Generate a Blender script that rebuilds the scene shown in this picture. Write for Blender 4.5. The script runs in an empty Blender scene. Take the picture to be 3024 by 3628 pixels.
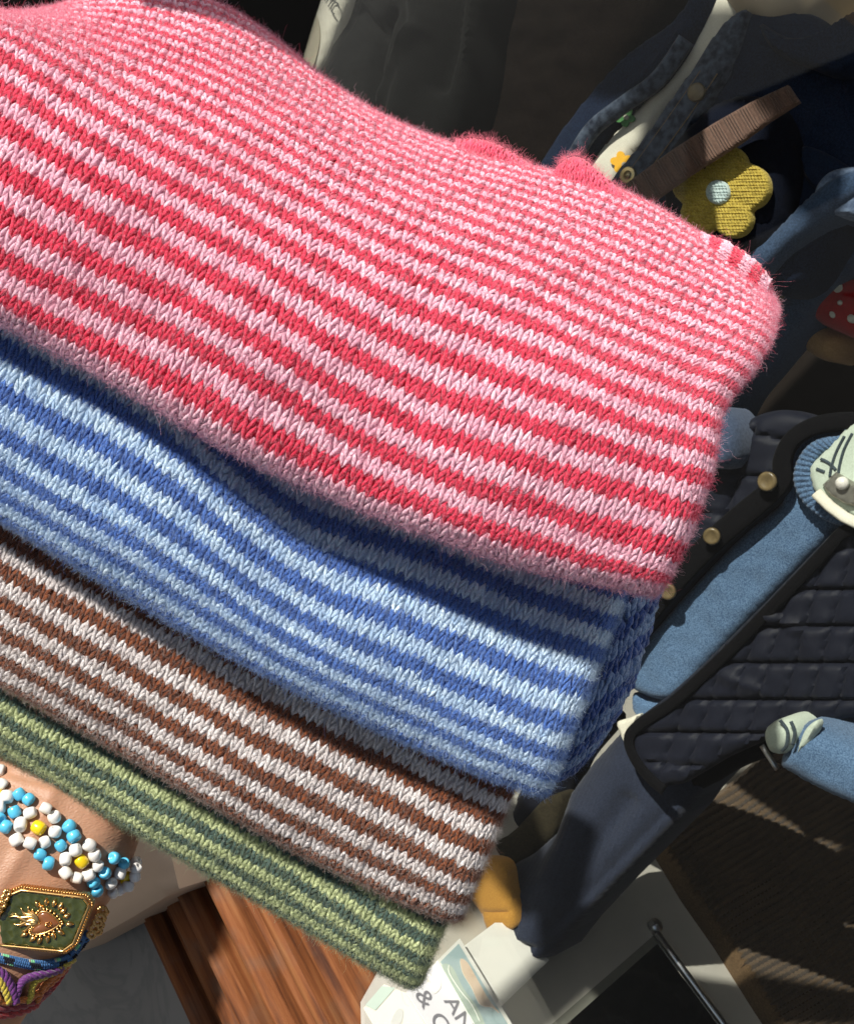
import bpy, math, random
import numpy as np
from mathutils import Vector, Matrix, noise as mnoise
from mathutils.geometry import delaunay_2d_cdt
from mathutils.bvhtree import BVHTree

rng = np.random.default_rng(7)
random.seed(7)
scene = bpy.context.scene
COL = scene.collection
R = math.radians

# ------------------------------------------------------------------ camera
PSI, THETA, ROLL = R(-30), R(30), R(39)
X0 = np.array([1.0, 0, 0]); Y0 = np.array([0, 1.0, 0]); Z0 = np.array([0, 0, 1.0])
r0 = math.cos(PSI) * X0 - math.sin(PSI) * Y0
hf = math.sin(PSI) * X0 + math.cos(PSI) * Y0
FW = math.cos(THETA) * hf - math.sin(THETA) * Z0
u0 = math.sin(THETA) * hf + math.cos(THETA) * Z0
RT = math.cos(ROLL) * r0 + math.sin(ROLL) * u0
UP = -math.sin(ROLL) * r0 + math.cos(ROLL) * u0
CAM = np.array([0.0, -0.5625, 1.35])
W, H = 3024.0, 3628.0
HFOV = R(40)
FPX = W / 2 / math.tan(HFOV / 2)

cam = bpy.data.cameras.new('camera')
camo = bpy.data.objects.new('camera', cam)
COL.objects.link(camo)
m = Matrix(((RT[0], UP[0], -FW[0], CAM[0]), (RT[1], UP[1], -FW[1], CAM[1]), (RT[2], UP[2], -FW[2], CAM[2]), (0, 0, 0, 1)))
camo.matrix_world = m
cam.sensor_fit = 'HORIZONTAL'
cam.sensor_width = 36
cam.angle = HFOV
cam.clip_start = 0.01
cam.clip_end = 200
cam.dof.use_dof = True
cam.dof.focus_distance = 0.33
cam.dof.aperture_fstop = 115
scene.camera = camo

# ------------------------------------------------------------------ sun, sky, exposure
SC = np.array([-0.36, 0.66, 0.66])
SUN = SC[0] * RT + SC[1] * UP - SC[2] * FW
SUN = SUN / np.linalg.norm(SUN)
sl = bpy.data.lights.new('sun', 'SUN')
sl.energy = 5.0
sl.angle = R(0.5)
sl.color = (1.0, 0.95, 0.87)
so = bpy.data.objects.new('sun', sl)
so.rotation_euler = Vector(SUN).to_track_quat('Z', 'Y').to_euler()
so.location = (-2, -3, 4)
COL.objects.link(so)
wd = bpy.data.worlds.new('World')
scene.world = wd
wd.use_nodes = True
nt = wd.node_tree
sky = nt.nodes.new('ShaderNodeTexSky')
sky.sky_type = 'NISHITA'
sky.sun_disc = False
sky.sun_elevation = math.asin(SUN[2])
sky.sun_rotation = math.atan2(SUN[0], SUN[1])
bg = nt.nodes['Background']
bg.inputs[1].default_value = 0.05
nt.links.new(sky.outputs[0], bg.inputs[0])
scene.view_settings.view_transform = 'Standard'
scene.view_settings.look = 'None'
scene.view_settings.gamma = 1
scene.view_settings.exposure = 0.32
scene.render.engine = 'CYCLES'
scene.cycles.max_bounces = 6
scene.cycles.transparent_max_bounces = 12

# ------------------------------------------------------------------ pixel helpers (photo pixels -> real points)
def ray(px, py):
    px = np.asarray(px, float); py = np.asarray(py, float)
    x = (px - W / 2) / FPX; y = (H / 2 - py) / FPX
    return x[..., None] * RT + y[..., None] * UP + FW
def P(px, py, d):
    return CAM + ray(px, py) * np.asarray(d, float)[..., None]
def PV(px, py, Y):            # on the vertical plane Y, parallel to the shop front
    r = ray(px, py)
    return CAM + r * ((Y - CAM[1]) / r[..., 1])[..., None]
def PH(px, py, z):            # on the horizontal plane z
    r = ray(px, py)
    return CAM + r * ((z - CAM[2]) / r[..., 2])[..., None]
def vert_map(Y):
    def f(px, py, h):
        p = PV(px, py, Y)
        return p + np.asarray(h)[..., None] * np.array([0, -1.0, 0])
    return f
def hor_map(z):
    def f(px, py, h):
        p = PH(px, py, z)
        return p + np.asarray(h)[..., None] * Z0
    return f
def tilt_map(Ya, Yb, pa, pb):      # a plane leaning between two heights: Y goes from Ya at pixel pa to Yb at pixel pb
    pa = np.array(pa, float); pb = np.array(pb, float); dv = pb - pa; L = (dv ** 2).sum()
    def f(px, py, h):
        px = np.asarray(px, float); py = np.asarray(py, float)
        q = np.clip(((px - pa[0]) * dv[0] + (py - pa[1]) * dv[1]) / L, -0.3, 1.3)
        r = ray(px, py)
        return CAM + r * (((Ya + (Yb - Ya) * q) - CAM[1]) / r[..., 1])[..., None] + np.asarray(h)[..., None] * np.array([0, -1.0, 0])
    return f
def cam_map(d, gx=0.0, gy=0.0, cx=0, cy=0):   # a tilted plane at distance d
    nrm = -(FW)
    def f(px, py, h):
        px = np.asarray(px, float); py = np.asarray(py, float)
        p = P(px, py, d + gx * (px - cx) + gy * (py - cy))
        return p + np.asarray(h)[..., None] * nrm
    return f

# ------------------------------------------------------------------ objects
def tag(o, label=None, cat=None, group=None, kind=None):
    if label: o['label'] = label
    if cat: o['category'] = cat
    if group: o['group'] = group
    if kind: o['kind'] = kind
    return o
def empty(name, loc, label, cat, group=None):
    o = bpy.data.objects.new(name, None)
    o.location = Vector(loc); o.empty_display_size = 0.02
    COL.objects.link(o)
    return tag(o, label, cat, group)
def setpar(o, parent):
    if parent is not None:
        o.parent = parent
        q = parent; off = Vector((0, 0, 0))
        while q is not None:
            off += q.location; q = q.parent
        o.matrix_parent_inverse = Matrix.Translation(-off)
def link(name, me, mats=None, parent=None, smooth=True):
    o = bpy.data.objects.new(name, me)
    COL.objects.link(o)
    if mats is not None:
        for mm in (mats if isinstance(mats, (list, tuple)) else [mats]): me.materials.append(mm)
    if smooth and len(me.polygons):
        me.polygons.foreach_set('use_smooth', np.ones(len(me.polygons), bool))
    setpar(o, parent)
    return o
def np_mesh(name, V, F):
    """V (n,3), F list of arrays each (m,k)"""
    me = bpy.data.meshes.new(name)
    V = np.ascontiguousarray(V, np.float32)
    loops = np.concatenate([f.ravel() for f in F]).astype(np.int32)
    tot = np.concatenate([np.full(len(f), f.shape[1], np.int32) for f in F])
    start = np.concatenate([[0], np.cumsum(tot)[:-1]]).astype(np.int32)
    me.vertices.add(len(V)); me.vertices.foreach_set('co', V.ravel())
    me.loops.add(len(loops)); me.loops.foreach_set('vertex_index', loops)
    me.polygons.add(len(tot)); me.polygons.foreach_set('loop_start', start)
    me.update(calc_edges=True)
    return me
def py_mesh(name, V, F):
    me = bpy.data.meshes.new(name)
    me.from_pydata([tuple(map(float, v)) for v in V], [], F)
    me.update()
    return me

# ------------------------------------------------------------------ materials
def srgb(r, g, b):
    f = lambda c: (c / 255 / 12.92) if c / 255 <= 0.04045 else ((c / 255 + 0.055) / 1.055) ** 2.4
    return (f(r), f(g), f(b), 1)
def base_mat(name, rough=0.8):
    mt = bpy.data.materials.new(name); mt.use_nodes = True
    n = mt.node_tree; b = n.nodes['Principled BSDF']
    b.inputs['Roughness'].default_value = rough
    return mt, n, b
def nd(n, t, **kw):
    x = n.nodes.new(t)
    for k, v in kw.items():
        if k in x.inputs: x.inputs[k].default_value = v
        else: setattr(x, k, v)
    return x
def cloth(name, c1, c2=None, scale=900, rough=0.9, bump=0.3, sheen=0.15, big=12, spec=0.2, wave=None, dist=0.0004):
    """woven cloth: two-tone fibre noise, large soft variation, fine relief"""
    mt, n, b = base_mat(name, rough)
    c1 = tuple(c1[:3]) + (1,)
    c2 = tuple(c2[:3]) + (1,) if c2 is not None else tuple(x * 0.6 for x in c1[:3]) + (1,)
    tc = nd(n, 'ShaderNodeTexCoord')
    nz = nd(n, 'ShaderNodeTexNoise', Scale=scale, Detail=3.0)
    n.links.new(tc.outputs['Object'], nz.inputs['Vector'])
    nb = nd(n, 'ShaderNodeTexNoise', Scale=big, Detail=3.0)
    n.links.new(tc.outputs['Object'], nb.inputs['Vector'])
    mr = nd(n, 'ShaderNodeMapRange'); mr.inputs[1].default_value = 0.35; mr.inputs[2].default_value = 0.65
    n.links.new(nz.outputs[0], mr.inputs[0])
    mx = nd(n, 'ShaderNodeMix', data_type='RGBA'); mx.inputs[6].default_value = c1; mx.inputs[7].default_value = c2
    n.links.new(mr.outputs[0], mx.inputs[0])
    mx2 = nd(n, 'ShaderNodeMix', data_type='RGBA', blend_type='MULTIPLY')
    mx2.inputs[0].default_value = 0.5
    cr = nd(n, 'ShaderNodeValToRGB'); cr.color_ramp.elements[0].color = (0.55, 0.55, 0.55, 1); cr.color_ramp.elements[0].position = 0.3
    cr.color_ramp.elements[1].position = 0.7
    n.links.new(nb.outputs[0], cr.inputs[0]); n.links.new(mx.outputs[2], mx2.inputs[6]); n.links.new(cr.outputs[0], mx2.inputs[7])
    n.links.new(mx2.outputs[2], b.inputs['Base Color'])
    bp = nd(n, 'ShaderNodeBump', Strength=bump, Distance=dist)
    n.links.new(nz.outputs[0], bp.inputs['Height']); n.links.new(bp.outputs[0], b.inputs['Normal'])
    b.inputs['Sheen Weight'].default_value = sheen
    b.inputs['Specular IOR Level'].default_value = spec
    return mt
def plain(name, c, rough=0.5, metal=0.0, spec=0.5, var=0.15, scale=60, bump=0.0, coat=0.0, sss=0.0):
    mt, n, b = base_mat(name, rough)
    c = tuple(c[:3]) + (1,)
    tc = nd(n, 'ShaderNodeTexCoord')
    nz = nd(n, 'ShaderNodeTexNoise', Scale=scale, Detail=4.0)
    n.links.new(tc.outputs['Object'], nz.inputs['Vector'])
    mx = nd(n, 'ShaderNodeMix', data_type='RGBA')
    mx.inputs[6].default_value = tuple(min(1, x * (1 + var)) for x in c[:3]) + (1,)
    mx.inputs[7].default_value = tuple(x * (1 - var) for x in c[:3]) + (1,)
    n.links.new(nz.outputs[0], mx.inputs[0]); n.links.new(mx.outputs[2], b.inputs['Base Color'])
    b.inputs['Metallic'].default_value = metal
    b.inputs['Specular IOR Level'].default_value = spec
    b.inputs['Coat Weight'].default_value = coat
    b.inputs['Coat Roughness'].default_value = 0.15
    if sss: b.inputs['Subsurface Weight'].default_value = sss; b.inputs['Subsurface Radius'].default_value = (0.003, 0.0012, 0.0006); b.inputs['Subsurface Scale'].default_value = 1.0
    if bump:
        bp = nd(n, 'ShaderNodeBump', Strength=bump, Distance=0.0006)
        n.links.new(nz.outputs[0], bp.inputs['Height']); n.links.new(bp.outputs[0], b.inputs['Normal'])
    return mt
def yarn_mat(name, c1, c2, c3):
    """wool yarn: per stitch tone (attribute) and fibre flecks"""
    mt, n, b = base_mat(name, 0.9)
    at = nd(n, 'ShaderNodeAttribute', attribute_name='tone')
    tc = nd(n, 'ShaderNodeTexCoord')
    mp = nd(n, 'ShaderNodeMapping')
    nz = nd(n, 'ShaderNodeTexNoise', Scale=1500.0, Detail=2.0)
    n.links.new(tc.outputs['Object'], nz.inputs['Vector'])
    m1 = nd(n, 'ShaderNodeMix', data_type='RGBA'); m1.inputs[6].default_value = c1; m1.inputs[7].default_value = c2
    n.links.new(at.outputs['Fac'], m1.inputs[0])
    mr = nd(n, 'ShaderNodeMapRange'); mr.inputs[1].default_value = 0.52; mr.inputs[2].default_value = 0.72; mr.inputs[4].default_value = 0.6
    n.links.new(nz.outputs[0], mr.inputs[0])
    m2 = nd(n, 'ShaderNodeMix', data_type='RGBA'); m2.inputs[7].default_value = c3
    n.links.new(mr.outputs[0], m2.inputs[0]); n.links.new(m1.outputs[2], m2.inputs[6])
    nz3 = nd(n, 'ShaderNodeTexNoise', Scale=2600.0, Detail=2.0)
    n.links.new(tc.outputs['Object'], nz3.inputs['Vector'])
    mr3 = nd(n, 'ShaderNodeMapRange'); mr3.inputs[1].default_value = 0.5; mr3.inputs[2].default_value = 0.68; mr3.inputs[4].default_value = 0.75
    n.links.new(nz3.outputs[0], mr3.inputs[0])
    m3 = nd(n, 'ShaderNodeMix', data_type='RGBA'); m3.inputs[7].default_value = tuple(x * 0.55 for x in c2[:3]) + (1,)
    n.links.new(mr3.outputs[0], m3.inputs[0]); n.links.new(m2.outputs[2], m3.inputs[6])
    n.links.new(m3.outputs[2], b.inputs['Base Color'])
    bp = nd(n, 'ShaderNodeBump', Strength=0.8, Distance=0.0003)
    n.links.new(nz.outputs[0], bp.inputs['Height']); n.links.new(bp.outputs[0], b.inputs['Normal'])
    b.inputs['Sheen Weight'].default_value = 0.35
    b.inputs['Sheen Roughness'].default_value = 0.5
    b.inputs['Specular IOR Level'].default_value = 0.15
    return mt
def fuzz_mat(name):
    mt, n, b = base_mat(name, 0.7)
    at = nd(n, 'ShaderNodeAttribute', attribute_name='tint')
    n.links.new(at.outputs['Color'], b.inputs['Base Color'])
    tr = nd(n, 'ShaderNodeBsdfTranslucent'); n.links.new(at.outputs['Color'], tr.inputs['Color'])
    ms = nd(n, 'ShaderNodeMixShader'); ms.inputs[0].default_value = 0.35
    n.links.new(b.outputs[0], ms.inputs[1]); n.links.new(tr.outputs[0], ms.inputs[2])
    n.links.new(ms.outputs[0], n.nodes['Material Output'].inputs['Surface'])
    b.inputs['Specular IOR Level'].default_value = 0.3
    return mt

# ------------------------------------------------------------------ general mesh helpers
def spline_eval(xk, yk, x):
    """natural cubic spline; yk may be (n,) or (n,m)"""
    xk = np.asarray(xk, float); yk = np.asarray(yk, float)
    n = len(xk); h = np.diff(xk)
    A = np.zeros((n, n)); B = np.zeros((n,) + yk.shape[1:])
    A[0, 0] = A[-1, -1] = 1
    for i in range(1, n - 1):
        A[i, i - 1] = h[i - 1]; A[i, i] = 2 * (h[i - 1] + h[i]); A[i, i + 1] = h[i]
        B[i] = 6 * ((yk[i + 1] - yk[i]) / h[i] - (yk[i] - yk[i - 1]) / h[i - 1])
    M = np.linalg.solve(A, B)
    x = np.asarray(x, float)
    i = np.clip(np.searchsorted(xk, x) - 1, 0, n - 2)
    sh = (slice(None),) + (None,) * (yk.ndim - 1)
    t = (x - xk[i]); hh = h[i]
    a = (xk[i + 1] - x) / hh; b = t / hh
    xx = np.clip(a, 0, 1)
    if yk.ndim > 1: a = a[sh]; b = b[sh]; hh = hh[sh]
    return a * yk[i] + b * yk[i + 1] + ((a ** 3 - a) * M[i] + (b ** 3 - b) * M[i + 1]) * hh ** 2 / 6
def smooth_poly(pts, closed=True, n=6):
    p = np.asarray(pts, float); out = []
    N = len(p)
    for i in range(N if closed else N - 1):
        if closed: a, b, c, d = p[(i - 1) % N], p[i], p[(i + 1) % N], p[(i + 2) % N]
        else: a, b, c, d = p[max(i - 1, 0)], p[i], p[i + 1], p[min(i + 2, N - 1)]
        for k in range(n):
            t = k / n
            out.append(0.5 * ((2 * b) + (-a + c) * t + (2 * a - 5 * b + 4 * c - d) * t * t + (-a + 3 * b - 3 * c + d) * t ** 3))
    if not closed: out.append(p[-1])
    return np.array(out)
def seg_dist(q, a, b):
    ab = b - a; L = (ab ** 2).sum() + 1e-12
    t = np.clip(((q - a) @ ab) / L, 0, 1)
    return np.linalg.norm(q - a - t[:, None] * ab, axis=1)
def poly_dist(q, poly):
    d = np.full(len(q), 1e9)
    for i in range(len(poly)):
        d = np.minimum(d, seg_dist(q, poly[i], poly[(i + 1) % len(poly)]))
    return d
def line_dist(q, pts):
    d = np.full(len(q), 1e9)
    for i in range(len(pts) - 1):
        d = np.minimum(d, seg_dist(q, np.asarray(pts[i], float), np.asarray(pts[i + 1], float)))
    return d
def inside(q, poly):
    x, y = q[:, 0], q[:, 1]; c = np.zeros(len(q), bool)
    for i in range(len(poly)):
        (x1, y1), (x2, y2) = poly[i], poly[(i + 1) % len(poly)]
        cond = (y1 > y) != (y2 > y)
        with np.errstate(divide='ignore', invalid='ignore'):
            xi = (x2 - x1) * (y - y1) / (y2 - y1 + 1e-12) + x1
        c ^= cond & (x < xi)
    return c
def relief(name, poly, mp, thick, bulge, mat, parent=None, edge=40, step=20, ridges=(), hfun=None, smooth=True, wob=0.0, sub=5):
    """a padded solid: outline in photo pixels laid on a real surface mp, rounded front, real thickness"""
    pl = smooth_poly(poly, True, sub) if smooth else np.asarray(poly, float)
    # resample boundary
    bpts = []
    for i in range(len(pl)):
        a, b = pl[i], pl[(i + 1) % len(pl)]
        k = max(1, int(np.linalg.norm(b - a) / step))
        for j in range(k): bpts.append(a + (b - a) * j / k)
    bpts = np.array(bpts)
    x0, y0 = pl.min(0); x1, y1 = pl.max(0)
    gx, gy = np.meshgrid(np.arange(x0, x1, step), np.arange(y0, y1, step * 0.866))
    gx = gx + (np.arange(gx.shape[0]) % 2)[:, None] * step * 0.5
    q = np.stack([gx.ravel(), gy.ravel()], 1)
    q = q[inside(q, bpts)]
    if len(q): q = q[poly_dist(q, bpts) > step * 0.55]
    allp = np.concatenate([bpts, q]) if len(q) else bpts
    nb = len(bpts)
    res = delaunay_2d_cdt([Vector((float(a), float(b))) for a, b in allp], [], [list(range(nb))], 1, 1e-4)
    vv = np.array([tuple(v) for v in res[0]]); ff = [tuple(f) for f in res[2]]
    if not ff: raise RuntimeError('relief ' + name)
    d = poly_dist(vv, bpts)
    t = np.clip(d / edge, 0, 1)
    h = bulge * np.sqrt(np.clip(1 - (1 - t) ** 2, 0, 1))
    for (pts, w_, amp) in ridges:
        h = h + amp * np.exp(-(line_dist(vv, pts) / w_) ** 2) * np.clip(d / (edge * 0.5), 0, 1)
    if hfun is not None: h = h + hfun(vv[:, 0], vv[:, 1]) * np.clip(d / (edge * 0.3 + 1e-6), 0, 1)
    if wob:
        nzv = np.array([mnoise.noise(Vector((a / 130, b / 130, 3.3))) + 0.5 * mnoise.noise(Vector((a / 55, b / 55, 9.1))) for a, b in vv])
        h = h + wob * nzv * np.clip(d / edge, 0, 1)
    top = mp(vv[:, 0], vv[:, 1], h)
    bot = mp(vv[:, 0], vv[:, 1], np.full(len(vv), -thick))
    n = len(vv)
    # boundary edges
    cnt = {}
    for f in ff:
        for i in range(len(f)):
            e = (f[i], f[(i + 1) % len(f)]); cnt[e] = 1
    sides = [(b, a, a + n, b + n) for (a, b) in cnt if (b, a) not in cnt]
    faces = ff + [tuple(x + n for x in reversed(f)) for f in ff] + sides
    me = py_mesh(name, np.concatenate([top, bot]), faces)
    # orient outwards
    if len(me.polygons):
        nrm = np.array(me.polygons[0].normal); c = np.array(me.polygons[0].center)
        ref = mp(vv[:1, 0], vv[:1, 1], np.array([0.01]))[0] - mp(vv[:1, 0], vv[:1, 1], np.array([0.0]))[0]
        if nrm @ ref < 0: me.flip_normals()
    o = link(name, me, mat, parent)
    try: me.set_sharp_from_angle(angle=R(50))
    except Exception: pass
    return o
def tube_mesh(name, pts, rad, sides=8, closed=False, flat=None, twist=0.0, cap=True):
    """tube along world points; rad scalar or per point; flat=(normal vec, factor)"""
    p = np.asarray(pts, float); n = len(p)
    rad = np.full(n, rad) if np.isscalar(rad) else np.asarray(rad, float)
    V = []; prev = None
    for i in range(n):
        a = p[(i - 1) % n] if (closed or i > 0) else p[i]; b = p[(i + 1) % n] if (closed or i < n - 1) else p[i]
        t = b - a; t /= np.linalg.norm(t) + 1e-12
        if prev is None:
            q = -FW - (-FW @ t) * t
            if np.linalg.norm(q) < 1e-3: q = Z0 - (Z0 @ t) * t
        else: q = prev - (prev @ t) * t
        q /= np.linalg.norm(q); prev = q
        s = np.cross(t, q)
        for k in range(sides):
            an = 2 * math.pi * k / sides + twist * i
            o = math.cos(an) * q * (flat if flat else 1) + math.sin(an) * s
            V.append(p[i] + o * rad[i])
    F = []
    for i in range(n if closed else n - 1):
        for k in range(sides):
            a = i * sides + k; b = i * sides + (k + 1) % sides
            c = ((i + 1) % n) * sides + (k + 1) % sides; d = ((i + 1) % n) * sides + k
            F.append((a, b, c, d))
    if not closed and cap:
        F.append(tuple(range(sides - 1, -1, -1))); F.append(tuple((n - 1) * sides + k for k in range(sides)))
    return V, F
def tube(name, pts, rad, mat, parent=None, **kw):
    V, F = tube_mesh(name, pts, rad, **kw)
    return link(name, py_mesh(name, V, F), mat, parent)
def join(parts):
    V, F = [], []
    for v, f in parts:
        n = len(V); V += list(v); F += [tuple(i + n for i in ff) for ff in f]
    return V, F
def box_vf(c, ax, ay, az):
    c, ax, ay, az = map(lambda q: np.asarray(q, float), (c, ax, ay, az))
    V = [c + sx * ax + sy * ay + sz * az for sx in (-1, 1) for sy in (-1, 1) for sz in (-1, 1)]
    F = [(0, 1, 3, 2), (4, 6, 7, 5), (0, 4, 5, 1), (2, 3, 7, 6), (0, 2, 6, 4), (1, 5, 7, 3)]
    return V, F
def lathe_vf(c, axis, prof, n=16, ref=None):
    """profile [(radius, height)] round axis"""
    axis = np.asarray(axis, float); axis = axis / np.linalg.norm(axis)
    q = np.cross(axis, ref if ref is not None else np.array([0.3, 0.5, 0.8])); q /= np.linalg.norm(q); s = np.cross(axis, q)
    V = []; F = []
    for (r_, h_) in prof:
        for k in range(n):
            a = 2 * math.pi * k / n
            V.append(np.asarray(c) + axis * h_ + r_ * (math.cos(a) * q + math.sin(a) * s))
    for i in range(len(prof) - 1):
        for k in range(n):
            F.append((i * n + k, i * n + (k + 1) % n, (i + 1) * n + (k + 1) % n, (i + 1) * n + k))
    if prof[0][0] > 1e-6: F.append(tuple(range(n - 1, -1, -1)))
    if prof[-1][0] > 1e-6: F.append(tuple((len(prof) - 1) * n + k for k in range(n)))
    return V, F
def lathe(name, c, axis, prof, mat, parent=None, n=16, ref=None):
    V, F = lathe_vf(c, axis, prof, n, ref)
    return link(name, py_mesh(name, V, F), mat, parent)

# ================================================================== SETTING: shop front
ZS = 0.665                      # (set below) height of the display platform
wood_lit = None
def wood_mat(name, c1, c2, c3, rough=0.75):
    mt, n, b = base_mat(name, rough); b.inputs['Specular IOR Level'].default_value = 0.2
    tc = nd(n, 'ShaderNodeTexCoord'); mp = nd(n, 'ShaderNodeMapping'); mp.inputs['Scale'].default_value = (0.9, 14, 14)
    n.links.new(tc.outputs['Object'], mp.inputs[0])
    nz = nd(n, 'ShaderNodeTexNoise', Scale=9.0, Detail=6.0, Roughness=0.65); n.links.new(mp.outputs[0], nz.inputs['Vector'])
    cr = nd(n, 'ShaderNodeValToRGB'); cr.color_ramp.elements[0].color = c1; cr.color_ramp.elements[1].color = c3
    cr.color_ramp.elements[0].position = 0.3; cr.color_ramp.elements[1].position = 0.72
    e = cr.color_ramp.elements.new(0.5); e.color = c2
    n.links.new(nz.outputs[0], cr.inputs[0])
    nz2 = nd(n, 'ShaderNodeTexNoise', Scale=35.0, Detail=4.0); n.links.new(tc.outputs['Object'], nz2.inputs['Vector'])
    mr = nd(n, 'ShaderNodeMapRange'); mr.inputs[1].default_value = 0.5; mr.inputs[2].default_value = 0.75; mr.inputs[4].default_value = 0.55
    n.links.new(nz2.outputs[0], mr.inputs[0])
    mx = nd(n, 'ShaderNodeMix', data_type='RGBA'); mx.inputs[7].default_value = (0.13, 0.085, 0.058, 1)
    n.links.new(mr.outputs[0], mx.inputs[0]); n.links.new(cr.outputs[0], mx.inputs[6]); n.links.new(mx.outputs[2], b.inputs['Base Color'])
    bp = nd(n, 'ShaderNodeBump', Strength=0.5, Distance=0.001); n.links.new(nz.outputs[0], bp.inputs['Height']); n.links.new(bp.outputs[0], b.inputs['Normal'])
    return mt
M_wood = wood_mat('weathered_wood', (0.055, 0.018, 0.008, 1), (0.185, 0.062, 0.020, 1), (0.29, 0.125, 0.048, 1))
def marble_mat():
    mt, n, b = base_mat('grey_marble', 0.35)
    tc = nd(n, 'ShaderNodeTexCoord')
    nz = nd(n, 'ShaderNodeTexNoise', Scale=9.0, Detail=8.0, Roughness=0.6, Distortion=1.6); n.links.new(tc.outputs['Object'], nz.inputs['Vector'])
    cr = nd(n, 'ShaderNodeValToRGB')
    cr.color_ramp.elements[0].position = 0.46; cr.color_ramp.elements[0].color = (0.20, 0.195, 0.185, 1)
    cr.color_ramp.elements[1].position = 0.54; cr.color_ramp.elements[1].color = (0.21, 0.205, 0.195, 1)
    e = cr.color_ramp.elements.new(0.5); e.color = (0.165, 0.165, 0.16, 1)
    n.links.new(nz.outputs[0], cr.inputs[0]); n.links.new(cr.outputs[0], b.inputs['Base Color'])
    return mt
M_marble = marble_mat()
M_pave = plain('pavement_stone', (0.06, 0.06, 0.06), 0.9, scale=30, bump=0.3)
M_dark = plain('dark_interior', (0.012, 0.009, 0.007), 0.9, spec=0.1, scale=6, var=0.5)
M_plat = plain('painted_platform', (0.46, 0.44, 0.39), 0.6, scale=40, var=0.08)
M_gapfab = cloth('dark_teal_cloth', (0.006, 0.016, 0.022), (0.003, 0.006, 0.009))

def zf(px, py): return float(PV(px, py, 0.0)[2])
# pavement, one sheet
V = [(-40, -60, 0), (40, -60, 0), (40, 0.6, 0), (-40, 0.6, 0)]
o = link('pavement', py_mesh('pavement', V, [(0, 1, 2, 3)]), M_pave); tag(o, kind='structure')
# interior shell: floor, back wall, side walls, ceiling
def quad_box(name, a, b, mat, parent=None):
    a = np.array(a, float); b = np.array(b, float)
    V, F = box_vf((a + b) / 2, [(b[0] - a[0]) / 2, 0, 0], [0, (b[1] - a[1]) / 2, 0], [0, 0, (b[2] - a[2]) / 2])
    me = py_mesh(name, V, F)
    return link(name, me, mat, parent, smooth=False)
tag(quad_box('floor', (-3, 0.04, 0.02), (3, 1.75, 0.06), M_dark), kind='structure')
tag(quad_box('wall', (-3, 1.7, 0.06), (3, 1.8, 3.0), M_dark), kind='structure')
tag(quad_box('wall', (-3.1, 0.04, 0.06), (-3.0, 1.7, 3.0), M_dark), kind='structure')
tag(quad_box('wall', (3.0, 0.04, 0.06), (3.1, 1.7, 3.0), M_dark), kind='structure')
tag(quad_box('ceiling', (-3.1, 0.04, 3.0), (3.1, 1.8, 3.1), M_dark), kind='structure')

# shop front: marble base, moulded wooden sill, lintel
ty = 3450
xs_ = [625, 690, 735, 800, 860, 905, 960, 1020, 1075, 1120, 1165, 1230]
zz = [zf(x, ty) for x in xs_]
ZS = zz[-1] + 0.006
front = empty('storefront', (0, 0, 0), 'old shop front with weathered brown moulded sill over a grey marble base', 'shop front')
# moulding boards: each one a plank with its own step
ys = [-0.012, -0.020, -0.010, -0.026, -0.018, -0.032, -0.022, -0.030, -0.016, -0.024, -0.008]
for i in range(len(xs_) - 1):
    z_a, z_b = zz[i], zz[i + 1]
    yv = ys[i]; e = min(0.0022, (z_b - z_a) * 0.25)
    prof = [(0.03, z_a + 0.0003)] + [(yv + 0.004 - (0.0095 if i % 3 else 0.003) * math.sin(math.pi * q_) ** 0.7, z_a + 0.0003 + (z_b - z_a - 0.0006) * q_) for q_ in np.linspace(0, 1, 8)] + [(0.03, z_b - 0.0003)]
    xsamp = np.linspace(-1.6, 1.6, 33)
    V = [(x, y + 0.0012 * mnoise.noise(Vector((x * 5, i * 3.1, 0))), z + 0.0008 * mnoise.noise(Vector((x * 4, i * 7.7, 5)))) for x in xsamp for (y, z) in prof]
    k = len(prof); F = []
    for a in range(len(xsamp) - 1):
        for j in range(k):
            F.append((a * k + j, a * k + (j + 1) % k, (a + 1) * k + (j + 1) % k, (a + 1) * k + j))
    F.append(tuple(range(k))); F.append(tuple((len(xsamp) - 1) * k + j for j in range(k - 1, -1, -1)))
    me = py_mesh('sill_board', V, F)
    import bmesh
    bm = bmesh.new(); bm.from_mesh(me); bmesh.ops.recalc_face_normals(bm, faces=bm.faces); bm.to_mesh(me); bm.free()
    link('sill_board', me, M_wood, front, smooth=False)
quad_box('marble_base', (-1.6, 0.0, 0.0), (1.6, 0.035, zz[0]), M_marble, front)
quad_box('inner_ledge', (-1.6, 0.031, zz[-1] - 0.05), (1.6, 0.17, zz[-1] + 0.0), plain('ledge_paint', (0.25, 0.17, 0.125), 0.6), front)

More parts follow.
